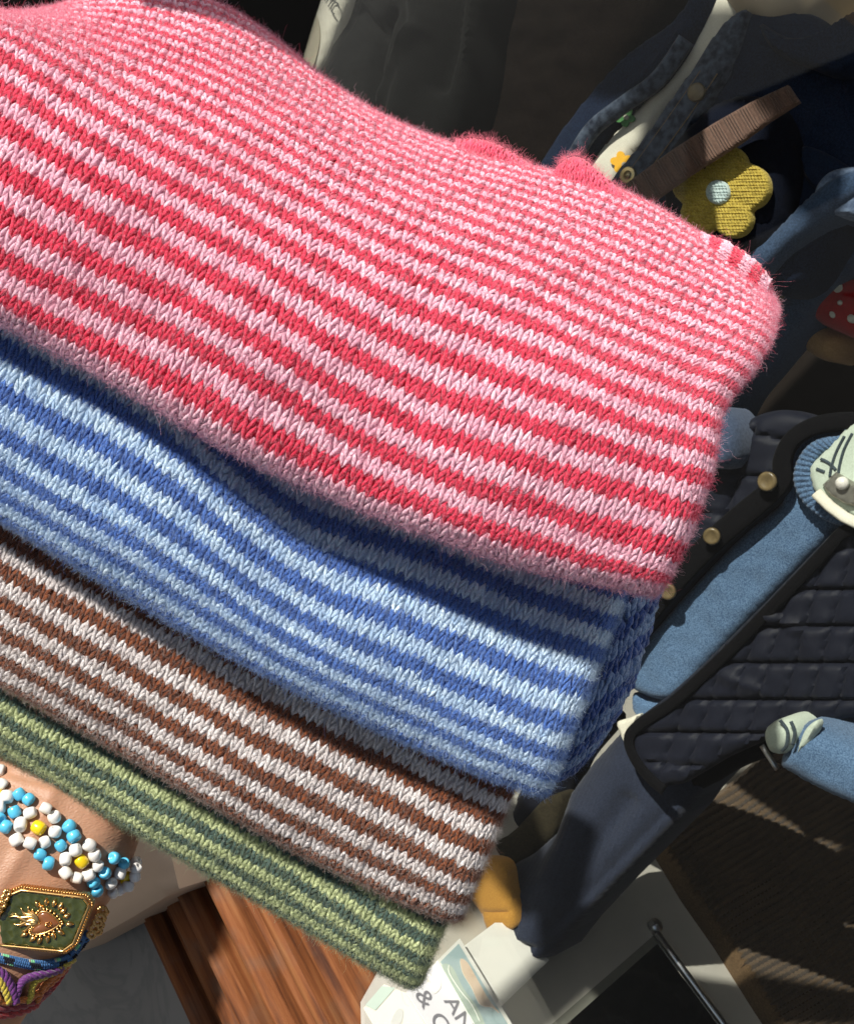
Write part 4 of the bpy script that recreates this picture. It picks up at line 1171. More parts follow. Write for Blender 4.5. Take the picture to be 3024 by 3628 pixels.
def letters(txt, px, py, dx, dy, ux, uy, size, z, par, mat, name='lettering'):
    """flat print on the leaflet: baseline direction (dx,dy), up direction (ux,uy) in photo px"""
    cu = bpy.data.curves.new(name, 'FONT'); cu.body = txt; cu.extrude = 0.00005; cu.size = 1.0
    p = PH(px, py, z); e = PH(px + dx, py + dy, z) - p; u = PH(px + ux, py + uy, z) - p
    s = np.linalg.norm(u) / math.hypot(ux, uy) * size
    e = e / np.linalg.norm(e); n_ = np.cross(e, u); n_ /= np.linalg.norm(n_); u = np.cross(n_, e)
    o = bpy.data.objects.new(name, cu); COL.objects.link(o); cu.materials.append(mat); setpar(o, par)
    o.matrix_basis = Matrix(((e[0] * s, u[0] * s, n_[0] * s, p[0]), (e[1] * s, u[1] * s, n_[1] * s, p[1]), (e[2] * s, u[2] * s, n_[2], p[2]), (0, 0, 0, 1)))
    return flat_text(o)
def flat_text(o):
    bpy.context.view_layer.update()
    me = bpy.data.meshes.new_from_object(o.evaluated_get(bpy.context.evaluated_depsgraph_get()))
    me.name = o.name
    q = bpy.data.objects.new('lettering', me); COL.objects.link(q)
    q.parent = o.parent; q.matrix_parent_inverse = o.matrix_parent_inverse.copy(); q.matrix_basis = o.matrix_basis.copy()
    cu = o.data
    bpy.data.objects.remove(o); bpy.data.curves.remove(cu)
    q.name = 'lettering'
    return q
letters('& COL', 1466, 3522, 57, 92, 70, -50, 74, zl - .0001, lf, M_ink)
letters('AND', 1570, 3545, 57, 92, 70, -50, 66, zl - .0001, lf, M_ink)

# brown ribbed rug
M_rug = cloth('brown_rug', (0.115, 0.072, 0.035), (0.07, 0.042, 0.02), scale=700, big=20, bump=0.4)
def ribs(x, y):
    s = (x * 0.55 + y * 0.835)
    zig = 24 * np.abs(((x - y * 0.4) / 420.0) % 1 - 0.5)
    return 0.0042 * np.abs(np.sin((s + zig) / 27.0 * math.pi))
rg = relief('ribbed_rug', [(2328, 2985), (2620, 2745), (2830, 2560), (3100, 2620), (3700, 3300), (3500, 4100), (2860, 3800), (2700, 3560), (2560, 3340), (2440, 3170)], hor_map(ZS + 0.012), 0.012, 0.003, M_rug, None, edge=12, step=9, smooth=False, hfun=ribs)
tag(rg, 'dark brown rug with fine raised ribs lying over the platform', 'rug')

# ---- clothes in the window
C_navy = cloth('navy_quilt', (0.008, 0.0105, 0.022), (0.005, 0.006, 0.013), scale=1500, rough=0.6, bump=0.15, spec=0.2, sheen=0.05)
C_bind = cloth('black_binding', (0.004, 0.004, 0.005), (0.002, 0.002, 0.003), scale=900, sheen=0.02, spec=0.1)
C_blue = cloth('blue_jersey', (0.125, 0.215, 0.35), (0.045, 0.090, 0.175), scale=1050, bump=0.8, sheen=0.2, dist=0.0006)
C_trs = cloth('navy_corduroy', (0.021, 0.028, 0.050), (0.013, 0.017, 0.032), scale=800, bump=0.3)
C_denim = cloth('dark_denim', (0.011, 0.022, 0.052), (0.005, 0.010, 0.026), scale=900, bump=0.4, sheen=0.03, spec=0.1)
C_acid = cloth('washed_denim', (0.075, 0.10, 0.145), (0.008, 0.015, 0.034), scale=190, bump=0.5)
C_ldenim = cloth('mid_blue_denim', (0.045, 0.082, 0.155), (0.022, 0.043, 0.085), scale=900, bump=0.4)
C_cream = cloth('cream_cotton', (0.76, 0.73, 0.62), (0.68, 0.65, 0.54), scale=1200, bump=0.15, sheen=0)
C_stitch = cloth('tan_stitching', (0.30, 0.20, 0.10), (0.2, 0.13, 0.06))
C_black = cloth('black_twill', (0.006, 0.0064, 0.006), (0.0035, 0.0035, 0.0035), scale=1100, bump=0.2, sheen=0.02, spec=0.1)
C_mustard = cloth('mustard_cotton', (0.44, 0.225, 0.04), (0.36, 0.175, 0.03), scale=900, bump=0.2)
C_bag = cloth('navy_wool', (0.005, 0.008, 0.018), (0.003, 0.004, 0.010), scale=700, sheen=0.03, spec=0.08)
C_strap = cloth('brown_webbing', (0.17, 0.10, 0.075), (0.11, 0.065, 0.05), scale=1100, bump=0.4)
C_yel = cloth('yellow_knit', (0.60, 0.46, 0.09), (0.40, 0.29, 0.045), scale=900, bump=0.7, dist=0.0008)
C_pale = cloth('pale_blue_knit', (0.55, 0.66, 0.64), (0.40, 0.50, 0.50), scale=900, bump=0.6)
C_mint = cloth('mint_check', (0.58, 0.66, 0.56), (0.50, 0.58, 0.48), scale=900, bump=0.1)
C_check = cloth('check_line', (0.06, 0.085, 0.10), (0.035, 0.05, 0.06), scale=900)
C_manq = plain('mannequin_beige', (0.46, 0.38, 0.27), 0.6, var=0.05)
M_brass = plain('brass', (0.55, 0.43, 0.22), 0.3, metal=1.0)
M_horn = plain('horn_button', (0.13, 0.095, 0.045), 0.3, var=0.6, scale=260)
M_pearl = plain('pearl', (0.75, 0.72, 0.66), 0.2, coat=0.6)

# quilted waistcoat
YV = 0.20
vest = empty('quilted_waistcoat', PV(2500, 2100, YV), 'open navy quilted waistcoat with black binding and horn buttons over the blue jumper', 'waistcoat')
hl = [((2820, 1945), (3300, 1930)), ((2650, 2092), (3300, 2082)), ((2480, 2222), (3300, 2215)), ((2420, 2346), (3200, 2346)), ((2320, 2474), (3050, 2480)), ((2260, 2590), (2800, 2600)), ((2300, 2700), (2600, 2715))]
vl = [((2480, 2360), (2340, 2760)), ((2600, 2240), (2430, 2760)), ((2720, 2120), (2530, 2740)), ((2830, 2000), (2640, 2660)), ((2940, 1920), (2750, 2620)), ((3040, 1890), (2850, 2580)), ((3140, 1850), (2960, 2550))]
rid = [([a, b], 9, -0.0048) for a, b in hl] + [([a, b], 8, -0.0034) for a, b in vl] + [([(2640, 2160), (2760, 2190), (2850, 2230)], 20, .004), ([(2560, 2380), (2700, 2440)], 22, .003)]
relief('right_front', [(3300, 1840), (3060, 1846), (2975, 1862), (2920, 1915), (2720, 2125), (2500, 2345), (2370, 2462), (2250, 2552), (2216, 2610), (2250, 2690), (2335, 2790), (2420, 2775), (2560, 2690), (2760, 2600), (3000, 2545), (3300, 2480)], vert_map(YV - .012), .012, .007, C_navy, vest, edge=60, step=15, ridges=rid, wob=.002, smooth=False)
hl2 = [((2180, 1650), (2760, 1690)), ((2120, 1790), (2660, 1830)), ((2060, 1930), (2540, 1960)), ((2020, 2080), (2400, 2110)), ((2000, 2230), (2300, 2250)), ((2500, 1500), (2800, 1560))]
vl2 = [((2560, 1500), (2380, 2050)), ((2420, 1560), (2230, 2200)), ((2700, 1480), (2560, 1900))]
rid = [([a, b], 9, -0.004) for a, b in hl2 + vl2]
relief('left_front', [(2590, 1560), (2640, 1500), (2700, 1466), (2790, 1452), (2890, 1476), (2985, 1520), (2890, 1540), (2826, 1580), (2800, 1640), (2800, 1725), (2740, 1790), (2550, 1955), (2360, 2165), (2240, 2320), (2180, 2440), (2130, 2510), (1960, 2500), (1900, 2200), (2200, 1800), (2450, 1620)], vert_map(YV - .010), .012, .010, C_navy, vest, edge=70, step=15, ridges=rid, wob=.002)
bp_ = smooth_poly([(3050, 1490), (2960, 1492), (2872, 1512), (2800, 1560), (2768, 1630), (2766, 1700), (2712, 1756), (2614, 1838), (2514, 1926), (2414, 2030), (2320, 2140), (2240, 2246), (2184, 2340), (2150, 2420)], False, 6)
tube('binding', vert_map(YV - .021)(bp_[:, 0], bp_[:, 1], np.zeros(len(bp_))), np.interp(np.arange(len(bp_)), [0, 20, 40, 80], [.0055, .006, .0085, .0085]), C_bind, vest, flat=0.28, sides=12)
bp_ = smooth_poly([(3250, 1860), (3060, 1876), (2988, 1884), (2932, 1942), (2836, 2044), (2724, 2160), (2612, 2276), (2512, 2372), (2384, 2488), (2262, 2570), (2226, 2622), (2248, 2690), (2296, 2752), (2350, 2800)], False, 6)
tube('binding', vert_map(YV - .021)(bp_[:, 0], bp_[:, 1], np.zeros(len(bp_))), 0.0042, C_bind, vest, flat=0.35, sides=12)
for (x, y, rr) in ((2716, 1706, .0066), (2520, 1900, .0060), (2364, 2096, .0060)):
    c = vert_map(YV - .030)(x, y, 0.0); ax_ = np.array([0.25 if rr < .0063 else 0.0, -1.0, 0.05])
    bt = lathe('button', c, ax_, [(0, -.002), (rr, -.0018), (rr, .0006), (rr * .82, .0016), (rr * .6, .0008), (0, .0006)], M_horn, vest, n=20)
    bits = [lathe_vf(c + np.array([dx_, -.0012, dz_]) * 1.0, ax_, [(.0011, -.001), (.0011, .0022), (0, .0024)], 6) for dx_, dz_ in ((.0015, .0015), (-.0015, .0015), (.0015, -.0015), (-.0015, -.0015))]
    V, F = join(bits); link('thread_hole', py_mesh('thread_hole', V, F), C_bind, bt)
tube('zip_pull', vert_map(YV - .03)(np.array([2697, 2712, 2735, 2752]), np.array([2642, 2665, 2700, 2728]), np.zeros(4)), .0018, M_steel, vest)

# blue jumper under it
jum = empty('blue_jumper', PV(2600, 2000, YV + .01), 'plain mid blue jumper with a ribbed round neck under the navy waistcoat', 'jumper')
relief('body', [(2815, 1540), (2770, 1700), (2770, 1780), (2660, 1870), (2500, 2030), (2340, 2210), (2240, 2340), (2228, 2400), (2260, 2450), (2390, 2475), (2520, 2340), (2720, 2130), (2920, 1925), (3000, 1870), (3200, 1860), (3200, 1500), (2950, 1500)], vert_map(YV + .001), .03, .008, C_blue, jum, edge=45, step=13, wob=.0022)
def collar_ribs(x, y):
    a = np.arctan2(y - 1690, x - 3060)
    return 0.0016 * np.abs(np.sin(a * 34))
relief('neck_rib', [(3120, 1535), (2970, 1540), (2890, 1558), (2836, 1612), (2812, 1690), (2835, 1765), (2890, 1822), (2970, 1862), (3120, 1880), (3120, 1840), (2990, 1815), (2925, 1775), (2893, 1720), (2892, 1655), (2930, 1605), (2990, 1588), (3120, 1580)], vert_map(YV - .014), .012, .005, C_blue, jum, edge=22, step=6, hfun=collar_ribs)
relief('hem', [(2246, 2455), (2300, 2478), (2370, 2490), (2330, 2540), (2290, 2560), (2246, 2520)], vert_map(YV + .006), .012, .006, C_blue, jum, edge=25, step=10)
relief('cuff', [(2780, 2690), (2862, 2556), (2960, 2575), (3060, 2625), (3200, 2700), (3200, 2900), (3030, 2838), (2920, 2790), (2840, 2745)], vert_map(YV - .03), .05, .022, C_blue, jum, edge=80, step=14, wob=.002)
# shirt
shirt = empty('check_shirt', PV(2960, 1690, YV), 'pale mint shirt with dark check lines, its collar and rolled cuff showing', 'shirt')
relief('collar', [(2868, 1668), (2890, 1628), (2940, 1580), (2985, 1530), (3040, 1480), (3140, 1440), (3140, 1860), (3010, 1830), (2930, 1790), (2885, 1735)], vert_map(YV - .016), .014, .008, C_mint, shirt, edge=40, step=14)
for pts in ([(2990, 1545), (2962, 1600), (2945, 1650), (2938, 1690)], [(3018, 1535), (2990, 1590), (2975, 1640), (2968, 1680)], [(2905, 1625), (2935, 1640), (2960, 1665)], [(2890, 1660), (2920, 1672)]):
    lp_ = smooth_poly(pts, False, 5); tube('check_line', vert_map(YV - .0245)(lp_[:, 0], lp_[:, 1], np.zeros(len(lp_))), .0011, C_check, shirt, flat=.3, sides=6)
relief('clasp', [(2912, 1718), (2960, 1672), (3060, 1730), (3060, 1800), (3000, 1790), (2940, 1755)], vert_map(YV - .026), .004, .003, plain('pewter', (0.30, 0.29, 0.25), .35, metal=.7, var=.4, scale=300), shirt, edge=12, step=8, smooth=False)
lathe('pearl_snap', vert_map(YV - .031)(2982, 1712, 0.0), (0, -1, 0), [(0, -.002), (.0045, -.001), (.004, .0016), (.002, .003), (0, .0034)], M_pearl, shirt)
tube('placket_edge', vert_map(YV - .026)(np.array([2890, 2940, 2990, 3060]), np.array([1745, 1795, 1832, 1866]), np.zeros(4)), .004, C_cream, shirt, flat=.5)
relief('rolled_cuff', [(2722, 2610), (2730, 2568), (2770, 2545), (2815, 2552), (2840, 2590), (2825, 2640), (2790, 2668), (2745, 2660)], vert_map(YV - .045), .03, .014, C_mint, shirt, edge=40, step=7)
for pts in ([(2762, 2552), (2788, 2590), (2785, 2640), (2768, 2662)], [(2800, 2556), (2815, 2595), (2806, 2640)]):
    lp_ = smooth_poly(pts, False, 5); tube('check_line', vert_map(YV - .058)(lp_[:, 0], lp_[:, 1], np.zeros(len(lp_))), .0013, C_check, shirt, flat=.4, sides=6)
relief('cuff_edge', [(2824, 2672), (2850, 2590), (2892, 2552), (2900, 2575), (2868, 2630)], vert_map(YV - .05), .006, .004, C_mint, shirt, edge=14, step=8)
relief('shirt_tail', [(2186, 2560), (2225, 2545), (2268, 2530), (2250, 2570), (2226, 2600), (2218, 2640), (2198, 2600)], vert_map(YV - .004), .006, .003, C_cream, shirt, edge=12, step=8)

# navy trousers
YT = 0.235
trs = empty('navy_trousers', PV(2150, 3000, YT), 'slate navy corduroy trousers hanging below the quilted waistcoat', 'trousers')
def wale(x, y): return 0.0005 * np.sin((x * 0.62 - y * 0.78 + 6 * np.sin(y / 90.0)) / 11.0 * 2 * math.pi) * 0 + 0.00045 * np.sin((x * 0.80 + y * 0.60) / 13.0 * 2 * math.pi)
folds = [([(1880, 3330), (2060, 3060), (2160, 2860), (2260, 2700)], 60, .007), ([(2030, 3290), (2200, 3090), (2420, 2870)], 46, -.010), ([(1960, 3360), (2190, 3130), (2440, 2860)], 26, .008), ([(1840, 3300), (1960, 3340), (2060, 3300)], 18, -.007), ([(2090, 2880), (2000, 3080), (1880, 3160)], 40, .006), ([(2270, 2820), (2160, 2980), (2100, 3120)], 36, -.007)]
relief('leg', [(2230, 2570), (2120, 2690), (2040, 2800), (2012, 2880), (1990, 2940), (1900, 3020), (1788, 3082), (1812, 3180), (1830, 3270), (1858, 3330), (1935, 3392), (1966, 3386), (2040, 3290), (2180, 3140), (2330, 2990), (2440, 2880), (2484, 2818), (2560, 2740), (2720, 2640), (2700, 2560), (2450, 2500)], tilt_map(.155, .235, (1900, 3390), (2400, 2650)), .035, .022, C_trs, trs, edge=90, step=9, ridges=folds, hfun=wale, smooth=False)
relief('dark_wedge', [(2290, 2960), (2400, 2860), (2560, 2750), (2760, 2650), (2800, 2500), (2500, 2500), (2350, 2700), (2200, 2900)], vert_map(YT - .012), .02, .010, C_bind, trs, edge=60, step=18)  # black padded wedge laid over the upper leg
relief('waistband', [(1880, 2720), (1950, 2640), (2050, 2560), (2120, 2520), (2170, 2560), (2060, 2700), (2010, 2830), (1950, 2900), (1860, 3000), (1800, 2960)], vert_map(YT + .015), .02, .012, C_navy, trs, edge=50, step=16, wob=.004)
mus = empty('mustard_top', PV(1760, 3200, .135), 'mustard yellow cotton top peeking out beside the trousers', 'top')
relief('hem', [(1600, 3060), (1770, 3052), (1806, 3160), (1828, 3270), (1800, 3296), (1732, 3300), (1700, 3230), (1640, 3150)], vert_map(.135), .012, .004, C_mustard, mus, edge=50, step=12, ridges=[([(1660, 3222), (1740, 3234), (1840, 3224)], 7, -.0025)])
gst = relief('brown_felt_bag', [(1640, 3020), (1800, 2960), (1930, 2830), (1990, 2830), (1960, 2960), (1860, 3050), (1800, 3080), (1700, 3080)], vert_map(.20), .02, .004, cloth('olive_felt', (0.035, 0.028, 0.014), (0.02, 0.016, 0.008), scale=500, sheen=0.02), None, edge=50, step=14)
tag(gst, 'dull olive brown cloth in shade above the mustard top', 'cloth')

# denim jacket with floral T-shirt
YD = 0.16
den = empty('denim_jacket', PV(2500, 500, YD), 'dark denim jacket with washed seams worn open over a flowered cream T-shirt', 'jacket')
relief('left_front', [(1800, 760), (1900, 600), (2000, 450), (2120, 300), (2240, 180), (2400, 60), (2480, -80), (2560, -120), (2520, 20), (2440, 180), (2350, 306), (2247, 370), (2131, 468), (2086, 560), (2070, 660), (1960, 720)], vert_map(YD - .006), .012, .008, C_denim, den, edge=50, step=16, wob=.002, ridges=[([(2060, 560), (2180, 400), (2330, 250), (2440, 110)], 14, .003)])
lp_ = smooth_poly([(1990, 640), (2040, 545), (2105, 450), (2215, 365), (2330, 280), (2430, 140)], False, 6)
tube('front_seam', vert_map(YD - .016)(lp_[:, 0], lp_[:, 1], np.zeros(len(lp_))), .006, C_acid, den, flat=.4)
relief('right_front', [(2200, 760), (2330, 560), (2480, 330), (2560, 180), (2640, 60), (2720, 40), (2900, 60), (3020, 200), (3070, 500), (3040, 720), (2960, 860), (2860, 1010), (2740, 1040), (2560, 960)], vert_map(YD), .03, .016, C_denim, den, edge=90, step=18, wob=.004)
relief('placket', [(2150, 672), (2258, 524), (2362, 376), (2462, 236), (2560, 90), (2650, 40), (2590, 240), (2500, 400), (2400, 540), (2300, 660), (2230, 745)], vert_map(YD - .018), .008, .006, C_acid, den, edge=30, step=12, ridges=[([(2260, 690), (2400, 500), (2560, 260)], 7, -.002)])
bc = vert_map(YD - .03)(2224, 620, 0.0)
lathe('button', bc, (0.1, -1, 0.1), [(0, -.003), (.0056, -.002), (.0058, .0008), (.005, .0016), (.0034, .0004), (.0026, .0018), (0, .0024)], M_brass, den, n=20)
lathe('button', vert_map(YD - .026)(2466, 326, 0.0), (0.1, -1, 0.1), [(0, -.003), (.0060, -.002), (.0060, .0008), (.005, .0014), (0, .0010)], M_horn, den, n=20)
for pts in ([(2225, 700), (2330, 560), (2440, 410), (2540, 260)], [(2180, 672), (2280, 535), (2384, 390), (2480, 250)]):
    lp_ = smooth_poly(pts, False, 5); tube('stitching', vert_map(YD - .0238)(lp_[:, 0], lp_[:, 1], np.zeros(len(lp_))), .00035, C_stitch, den, sides=5)
relief('collar', [(2690, 80), (2790, 132), (2900, 118), (3060, 40), (3090, 210), (2980, 270), (2860, 235), (2740, 180)], vert_map(YD - .03), .008, .008, C_denim, den, edge=24, step=14, wob=.002)
relief('pocket_flap', [(2840, 520), (2960, 560), (3040, 640), (3060, 760), (2960, 720), (2860, 640)], vert_map(YD - .018), .006, .005, C_denim, den, edge=20, step=14)
tee = empty('floral_t_shirt', PV(2300, 450, YD + .01), 'cream T-shirt printed with small green and orange flowers under the denim jacket', 'T-shirt')
relief('front', [(2040, 640), (2110, 560), (2190, 465), (2330, 315), (2420, 170), (2520, 20), (2600, -120), (2680, -80), (2600, 120), (2480, 270), (2360, 400), (2250, 560), (2160, 700), (2060, 720)], vert_map(YD + .004), .01, .008, C_cream, tee, edge=40, step=14, wob=.001)
def petals(cx, cy, r_, n, k, ph, amp=.25):
    return [(cx + r_ * (1 + amp * math.cos(n * (t - ph))) * math.cos(t), cy + r_ * (1 + amp * math.cos(n * (t - ph))) * math.sin(t)) for t in np.linspace(0, 2 * math.pi, k, endpoint=False)]
def blossom(cx, cy, r_, ph): return [(cx + r_ * (.66 + .42 * abs(math.cos(2.5 * (t - ph)))) * math.cos(t), cy + r_ * (.66 + .42 * abs(math.cos(2.5 * (t - ph)))) * math.sin(t)) for t in np.linspace(0, 2 * math.pi, 60, endpoint=False)]
relief('green_flower', blossom(2212, 412, 34, .3), vert_map(YD - .0062), .001, 0, plain('green_print', (0.08, 0.26, 0.08), .7), tee, edge=3, step=6, smooth=False)
relief('orange_flower', blossom(2200, 574, 37, .8), vert_map(YD - .0062), .001, 0, plain('orange_print', (0.80, 0.42, 0.02), .7), tee, edge=3, step=6, smooth=False)
for (x, y) in ((2216, 414), (2210, 582)):
    relief('flower_middle', petals(x, y, 9, 3, 12, 0, 0), vert_map(YD - .0074), .001, 0, C_cream, tee, edge=3, step=4)
# navy bag
bag = empty('round_bag', PV(2640, 620, YD - .03), 'round navy felt bag with a yellow knitted flower and brown webbing strap', 'bag')
relief('body', [(2470, 440), (2560, 365), (2670, 340), (2775, 380), (2830, 480), (2838, 620), (2800, 780), (2740, 890), (2640, 930), (2520, 900), (2420, 840), (2370, 740), (2370, 600), (2410, 510)], vert_map(YD - .02), .02, .022, C_bag, bag, edge=130, step=16)
def fknit(x, y): return 0.0009 * np.sin((x * .8 + y * .6) / 9 * math.pi) * np.sin((y * .8 - x * .6) / 7 * math.pi)
fpts = []
for t in np.linspace(0, 2 * math.pi, 60, endpoint=False):
    best = 0
    for ang, L in ((-73, 163), (-13, 172), (62, 160), (131, 160), (196, 160)):
        dlt = (math.degrees(t) - ang + 180) % 360 - 180
        c = 100; rr = 70 + (L - 160) * 1.0
        a = math.radians(dlt)
        disc = rr * rr - (c * math.sin(a)) ** 2
        if disc > 0 and abs(dlt) < 60: best = max(best, c * math.cos(a) + math.sqrt(disc))
    fpts.append((2545 + max(best, 95) * math.cos(t), 682 + max(best, 95) * math.sin(t)))
relief('flower_patch', fpts, vert_map(YD - .046), .005, .0022, C_yel, bag, edge=16, step=5, smooth=False, hfun=fknit,
       ridges=[([(2545, 682), (2545 + 120 * math.cos(R(a)), 682 + 120 * math.sin(R(a)))], 14, -.0010) for a in (-43, 24, 96, 163, 241)])
relief('flower_middle', petals(2542, 680, 43, 3, 18, 0, 0), vert_map(YD - .049), .003, .0014, C_pale, bag, edge=14, step=5, hfun=fknit)
def swv(x, y): return 0.0006 * np.sin((x * .86 - y * .5) / 9.5 * 2 * math.pi)
relief('strap', [(2100, 770), (2230, 640), (2380, 530), (2530, 434), (2660, 360), (2790, 300), (2830, 360), (2720, 430), (2620, 505), (2440, 620), (2280, 735), (2170, 830)], vert_map(YD - .062), .003, .0012, C_strap, bag, edge=10, step=6, smooth=False, hfun=swv)
# denim jeans edges right of the stack
jea = empty('blue_jeans', PV(2700, 1150, YD + .05), 'mid blue denim jeans lying in folds behind the pink sweater', 'jeans')
relief('leg', [(2440, 1620), (2530, 1420), (2600, 1290), (2700, 1160), (2820, 1030), (2940, 900), (3060, 780), (3160, 720), (3180, 800), (3060, 930), (2940, 1040), (2800, 1190), (2700, 1310), (2620, 1410), (2560, 1540), (2520, 1660)], vert_map(YD + .06), .04, .02, C_ldenim, jea, edge=40, step=14, wob=.002)
relief('leg', [(2540, 1030), (2660, 890), (2760, 810), (2880, 690), (2980, 620), (3080, 600), (3110, 660), (3000, 740), (2880, 830), (2780, 910), (2690, 1000), (2600, 1090)], vert_map(YD - .022), .03, .010, C_ldenim, jea, edge=40, step=12, wob=.002)
relief('turn_up', [(2885, 690), (2905, 640), (2950, 604), (3030, 590), (3110, 590), (3110, 780), (3030, 770), (2950, 760), (2905, 735)], vert_map(YD - .024), .02, .004, cloth('sunlit_denim', (0.16, 0.22, 0.33), (0.06, 0.09, 0.16), scale=300), jea, edge=18, step=12)  # sunlight on the turn-up put into a paler denim colour
sl_ = relief('folded_blue_sleeve', [(2560, 1440), (2610, 1480), (2632, 1540), (2626, 1620), (2580, 1660), (2500, 1640), (2500, 1500)], vert_map(YD + .01), .03, .014, cloth('slate_knit', (0.07, 0.10, 0.17), (0.04, 0.06, 0.11), scale=500), None, edge=40, step=10)
tag(sl_, 'slate blue knitted sleeve bulging out behind the pink sweater', 'sleeve')

# mushroom toy
mus2 = empty('mushroom_toy', PV(2950, 1110, YD + .1), 'soft red mushroom toy with white dots and a tan stalk', 'toy')
relief('cap', [(2846, 1090), (2870, 1020), (2930, 975), (3010, 965), (3090, 990), (3150, 1060), (3140, 1170), (3060, 1205), (2980, 1180), (2900, 1140)], vert_map(YD + .09), .03, .03, cloth('red_felt', (0.48, 0.014, 0.016), (0.38, 0.010, 0.012), scale=700), mus2, edge=90, step=10)
for (x, y, rr, hh) in ((2912, 1022, 17, .022), (2970, 1024, 21, .027), (2858, 1068, 15, .010), (2952, 1112, 15, .026), (2974, 1072, 9, .03), (3016, 1128, 16, .028), (3050, 1060, 18, .03)):
    relief('dot', petals(x, y, rr, 3, 14, 0, 0), vert_map(YD + .09 - hh), .006, .003, C_cream, mus2, edge=8, step=5)
relief('stalk', [(2866, 1130), (2930, 1150), (3010, 1190), (3004, 1250), (2960, 1284), (2890, 1262), (2852, 1215)], vert_map(YD + .11), .03, .02, cloth('tan_felt', (0.55, 0.32, 0.13), (0.45, 0.25, 0.10), scale=700), mus2, edge=60, step=10)
# mannequin
man = empty('mannequin', PV(2750, 50, YD + .03), 'beige mannequin neck above the denim jacket', 'mannequin')
relief('neck', [(2600, -200), (2590, -40), (2620, 60), (2700, 130), (2800, 165), (2900, 130), (2960, 40), (3000, -80), (2980, -200)], vert_map(YD + .02), .06, .04, C_manq, man, edge=120, step=20)
relief('arm', [(2950, 260), (2990, 150), (3060, 100), (3150, 160), (3150, 480), (3040, 430), (2960, 350)], vert_map(YD + .07), .05, .035, C_manq, man, edge=70, step=16)
relief('leg', [(2950, 880), (2990, 790), (3050, 690), (3140, 660), (3140, 900), (3030, 900)], vert_map(YD + .09), .05, .03, C_manq, man, edge=60, step=16)

# black jackets at the top
YB = 0.19
bj = empty('black_jacket', PV(1400, 200, YB), 'black twill jacket with long soft folds hanging behind the pink sweater', 'jacket')
fl = [([(1270, -60), (1250, 140), (1200, 330), (1180, 420)], 34, .012), ([(1420, 90), (1380, 250), (1370, 420)], 20, -.012), ([(1560, 140), (1470, 260), (1400, 400)], 20, .010), ([(1540, -60), (1560, 90), (1500, 330), (1440, 520)], 45, .016), ([(1660, 0), (1640, 160), (1600, 320)], 26, -.012), ([(1300, 30), (1390, 130), (1440, 60)], 20, -.010)]
relief('body', [(1130, 330), (1180, 150), (1230, 0), (1270, -140), (1700, -160), (1690, 120), (1660, 330), (1600, 520), (1500, 640), (1300, 640), (1140, 520)], vert_map(YB), .04, .018, C_black, bj, edge=90, step=14, ridges=fl, wob=.003)
bj2 = empty('black_shirt_jacket', PV(960, 60, YB + .01), 'black jacket with a pewter snap and grey ribbed cuff at the top edge', 'jacket')
relief('front', [(640, -200), (640, 120), (760, 110), (900, 130), (1040, 240), (1090, 130), (1160, -30), (1200, -200)], vert_map(YB + .01), .04, .012, C_black, bj2, edge=70, step=16, ridges=[([(760, 40), (900, 60), (1060, 60)], 14, .006)], wob=.003)
lathe('snap', vert_map(YB - .012)(1056, 42, 0.0), (0, -1, 0), [(0, -.002), (.0055, -.001), (.0055, .001), (.004, .002), (.002, .0012), (0, .0022)], M_steel, bj2)
def cribs(x, y): return 0.003 * np.abs(np.sin((x - y * .3) / 15 * math.pi))
relief('ribbed_cuff', [(740, -160), (850, -160), (846, 0), (826, 44), (770, 30), (752, -20)], vert_map(YB - .012), .02, .008, cloth('grey_rib', (0.16, 0.15, 0.14), (0.10, 0.09, 0.085), scale=900), bj2, edge=20, step=5, hfun=cribs)
wt = empty('printed_t_shirt', PV(1150, 80, YB + .005), 'white T-shirt with a round taupe print and black lettering between the black jackets', 'T-shirt')
relief('front', [(1030, 200), (1060, 110), (1100, 30), (1130, -60), (1160, -200), (1260, -200), (1232, -20), (1196, 90), (1140, 230), (1090, 280)], vert_map(YB - .030), .01, .004, C_cream, wt, edge=20, step=12)
relief('round_print', [(1052, 190), (1075, 110), (1100, 60), (1118, 52), (1130, 90), (1132, 140), (1120, 200), (1100, 240)], vert_map(YB - .0352), .001, 0, plain('taupe_print', (0.36, 0.32, 0.23), .7), wt, edge=4, step=10)
def vletters(txt, px, py, dx, dy, ux, uy, size, Y, par, mat):
    cu = bpy.data.curves.new('lettering', 'FONT'); cu.body = txt; cu.extrude = 0.0002; cu.size = 1.0
    p = PV(px, py, Y); e = PV(px + dx, py + dy, Y) - p; u = PV(px + ux, py + uy, Y) - p
    s = np.linalg.norm(u) / math.hypot(ux, uy) * size
    e /= np.linalg.norm(e); n_ = np.cross(e, u); n_ /= np.linalg.norm(n_); u = np.cross(n_, e)
    o = bpy.data.objects.new('lettering', cu); COL.objects.link(o); cu.materials.append(mat); setpar(o, par)
    o.matrix_basis = Matrix(((e[0] * s, u[0] * s, n_[0], p[0]), (e[1] * s, u[1] * s, n_[1], p[1]), (e[2] * s, u[2] * s, n_[2], p[2]), (0, 0, 0, 1)))
    flat_text(o)
M_blk = plain('black_ink', (0.05, 0.05, 0.05), .7)
vletters('MC', 1146, -4, 40, 66, 60, -30, 46, YB - .0358, wt, M_blk)
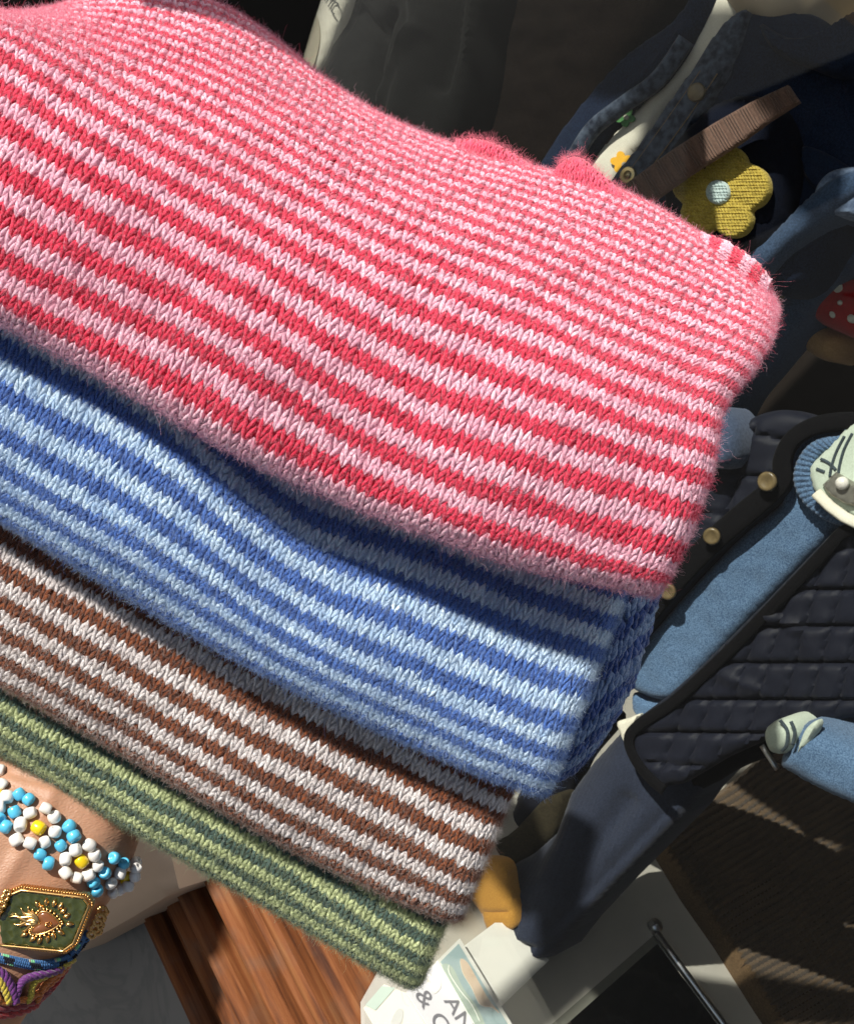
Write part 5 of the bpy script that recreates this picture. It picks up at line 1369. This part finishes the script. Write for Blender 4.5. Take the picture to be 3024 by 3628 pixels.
# near-black sheet for the dim brown area, gloom put into its colour
bc_ = relief('dim_brown_sheet', [(1640, -200), (1680, 100), (1640, 330), (1600, 520), (1700, 760), (2100, 760), (2200, 300), (2400, 40), (2500, -200)], vert_map(0.42), .06, .03, cloth('dim_brown', (0.007, 0.0045, 0.003), (0.004, 0.0025, 0.002), scale=400, sheen=0.0, spec=0.05), None, edge=160, step=24, wob=.008)
tag(bc_, 'very dark brown sheet, the gloom between the jackets put into its colour', 'coat')
# beige block behind the wrist
bb = relief('beige_block', [(150, 2700), (560, 2860), (602, 3010), (634, 3150), (470, 3250), (300, 3345), (180, 3410), (20, 3400), (-100, 3100)], vert_map(-0.06), .05, .004, plain('beige_card', (0.50, 0.36, 0.25), .7, var=.06, scale=20), None, edge=14, step=30, smooth=False)
tag(bb, 'plain beige box with a sharp corner just behind the wrist', 'box')

# unseen panels added up-sun to shade the window, platform, marble and wood
M_shade = cloth('shade_panel_mat', (0.20, 0.19, 0.17), (0.16, 0.15, 0.13), scale=300)
shade_root = empty('shade_panels', (0, -0.6, 2.0), 'unseen flat panels added to cast shade on the shop window', 'shade panel')
def shade(poly, mpf, t, step=80):
    def f(px, py, h): return mpf(px, py, h) + SUN * t
    return relief('shade_panel', poly, f, .01, 0, M_shade, shade_root, edge=4, step=step, smooth=False)
shade([(1560, -40), (1640, 60), (1700, 120), (1950, 250), (2200, 330), (2650, 500), (2900, 590), (3080, 640), (3080, -40)], vert_map(YD - .02), 1.15)
shade([(2800, 790), (2860, 690), (2920, 640), (3000, 760), (2900, 900)], vert_map(YD - .02), 1.15)
shade([(2890, 880), (3080, 900), (3080, 1420), (2985, 1400), (2840, 1250)], vert_map(YD + .08), 1.15)
shade([(1500, 3270), (1640, 3300), (1740, 3215), (1860, 3225), (1930, 3310), (1995, 3385), (2080, 3300), (1990, 3000), (1850, 2850), (1400, 2850)], hor_map(ZS), 1.30)
shade([(2035, 3440), (1850, 3625), (1800, 3690), (1900, 3690), (2325, 3312), (2190, 3200), (2080, 3300)], hor_map(ZS), 1.30)
shade([(2420, 3450), (2560, 3478), (2700, 3500), (3080, 3560), (3080, 3680), (2560, 3680)], hor_map(ZS), 1.30)
shade([(2560, 2760), (2800, 2690), (3080, 2800), (3080, 3080), (2900, 3010), (2700, 2880)], hor_map(ZS), 1.30)
shade([(-100, 2900), (700, 2950), (860, 3040), (835, 3120), (792, 3180), (788, 3300), (806, 3400), (812, 3440), (790, 3470), (786, 3540), (800, 3560), (780, 3640), (780, 3700), (-100, 3700)], vert_map(-0.02), 1.25)
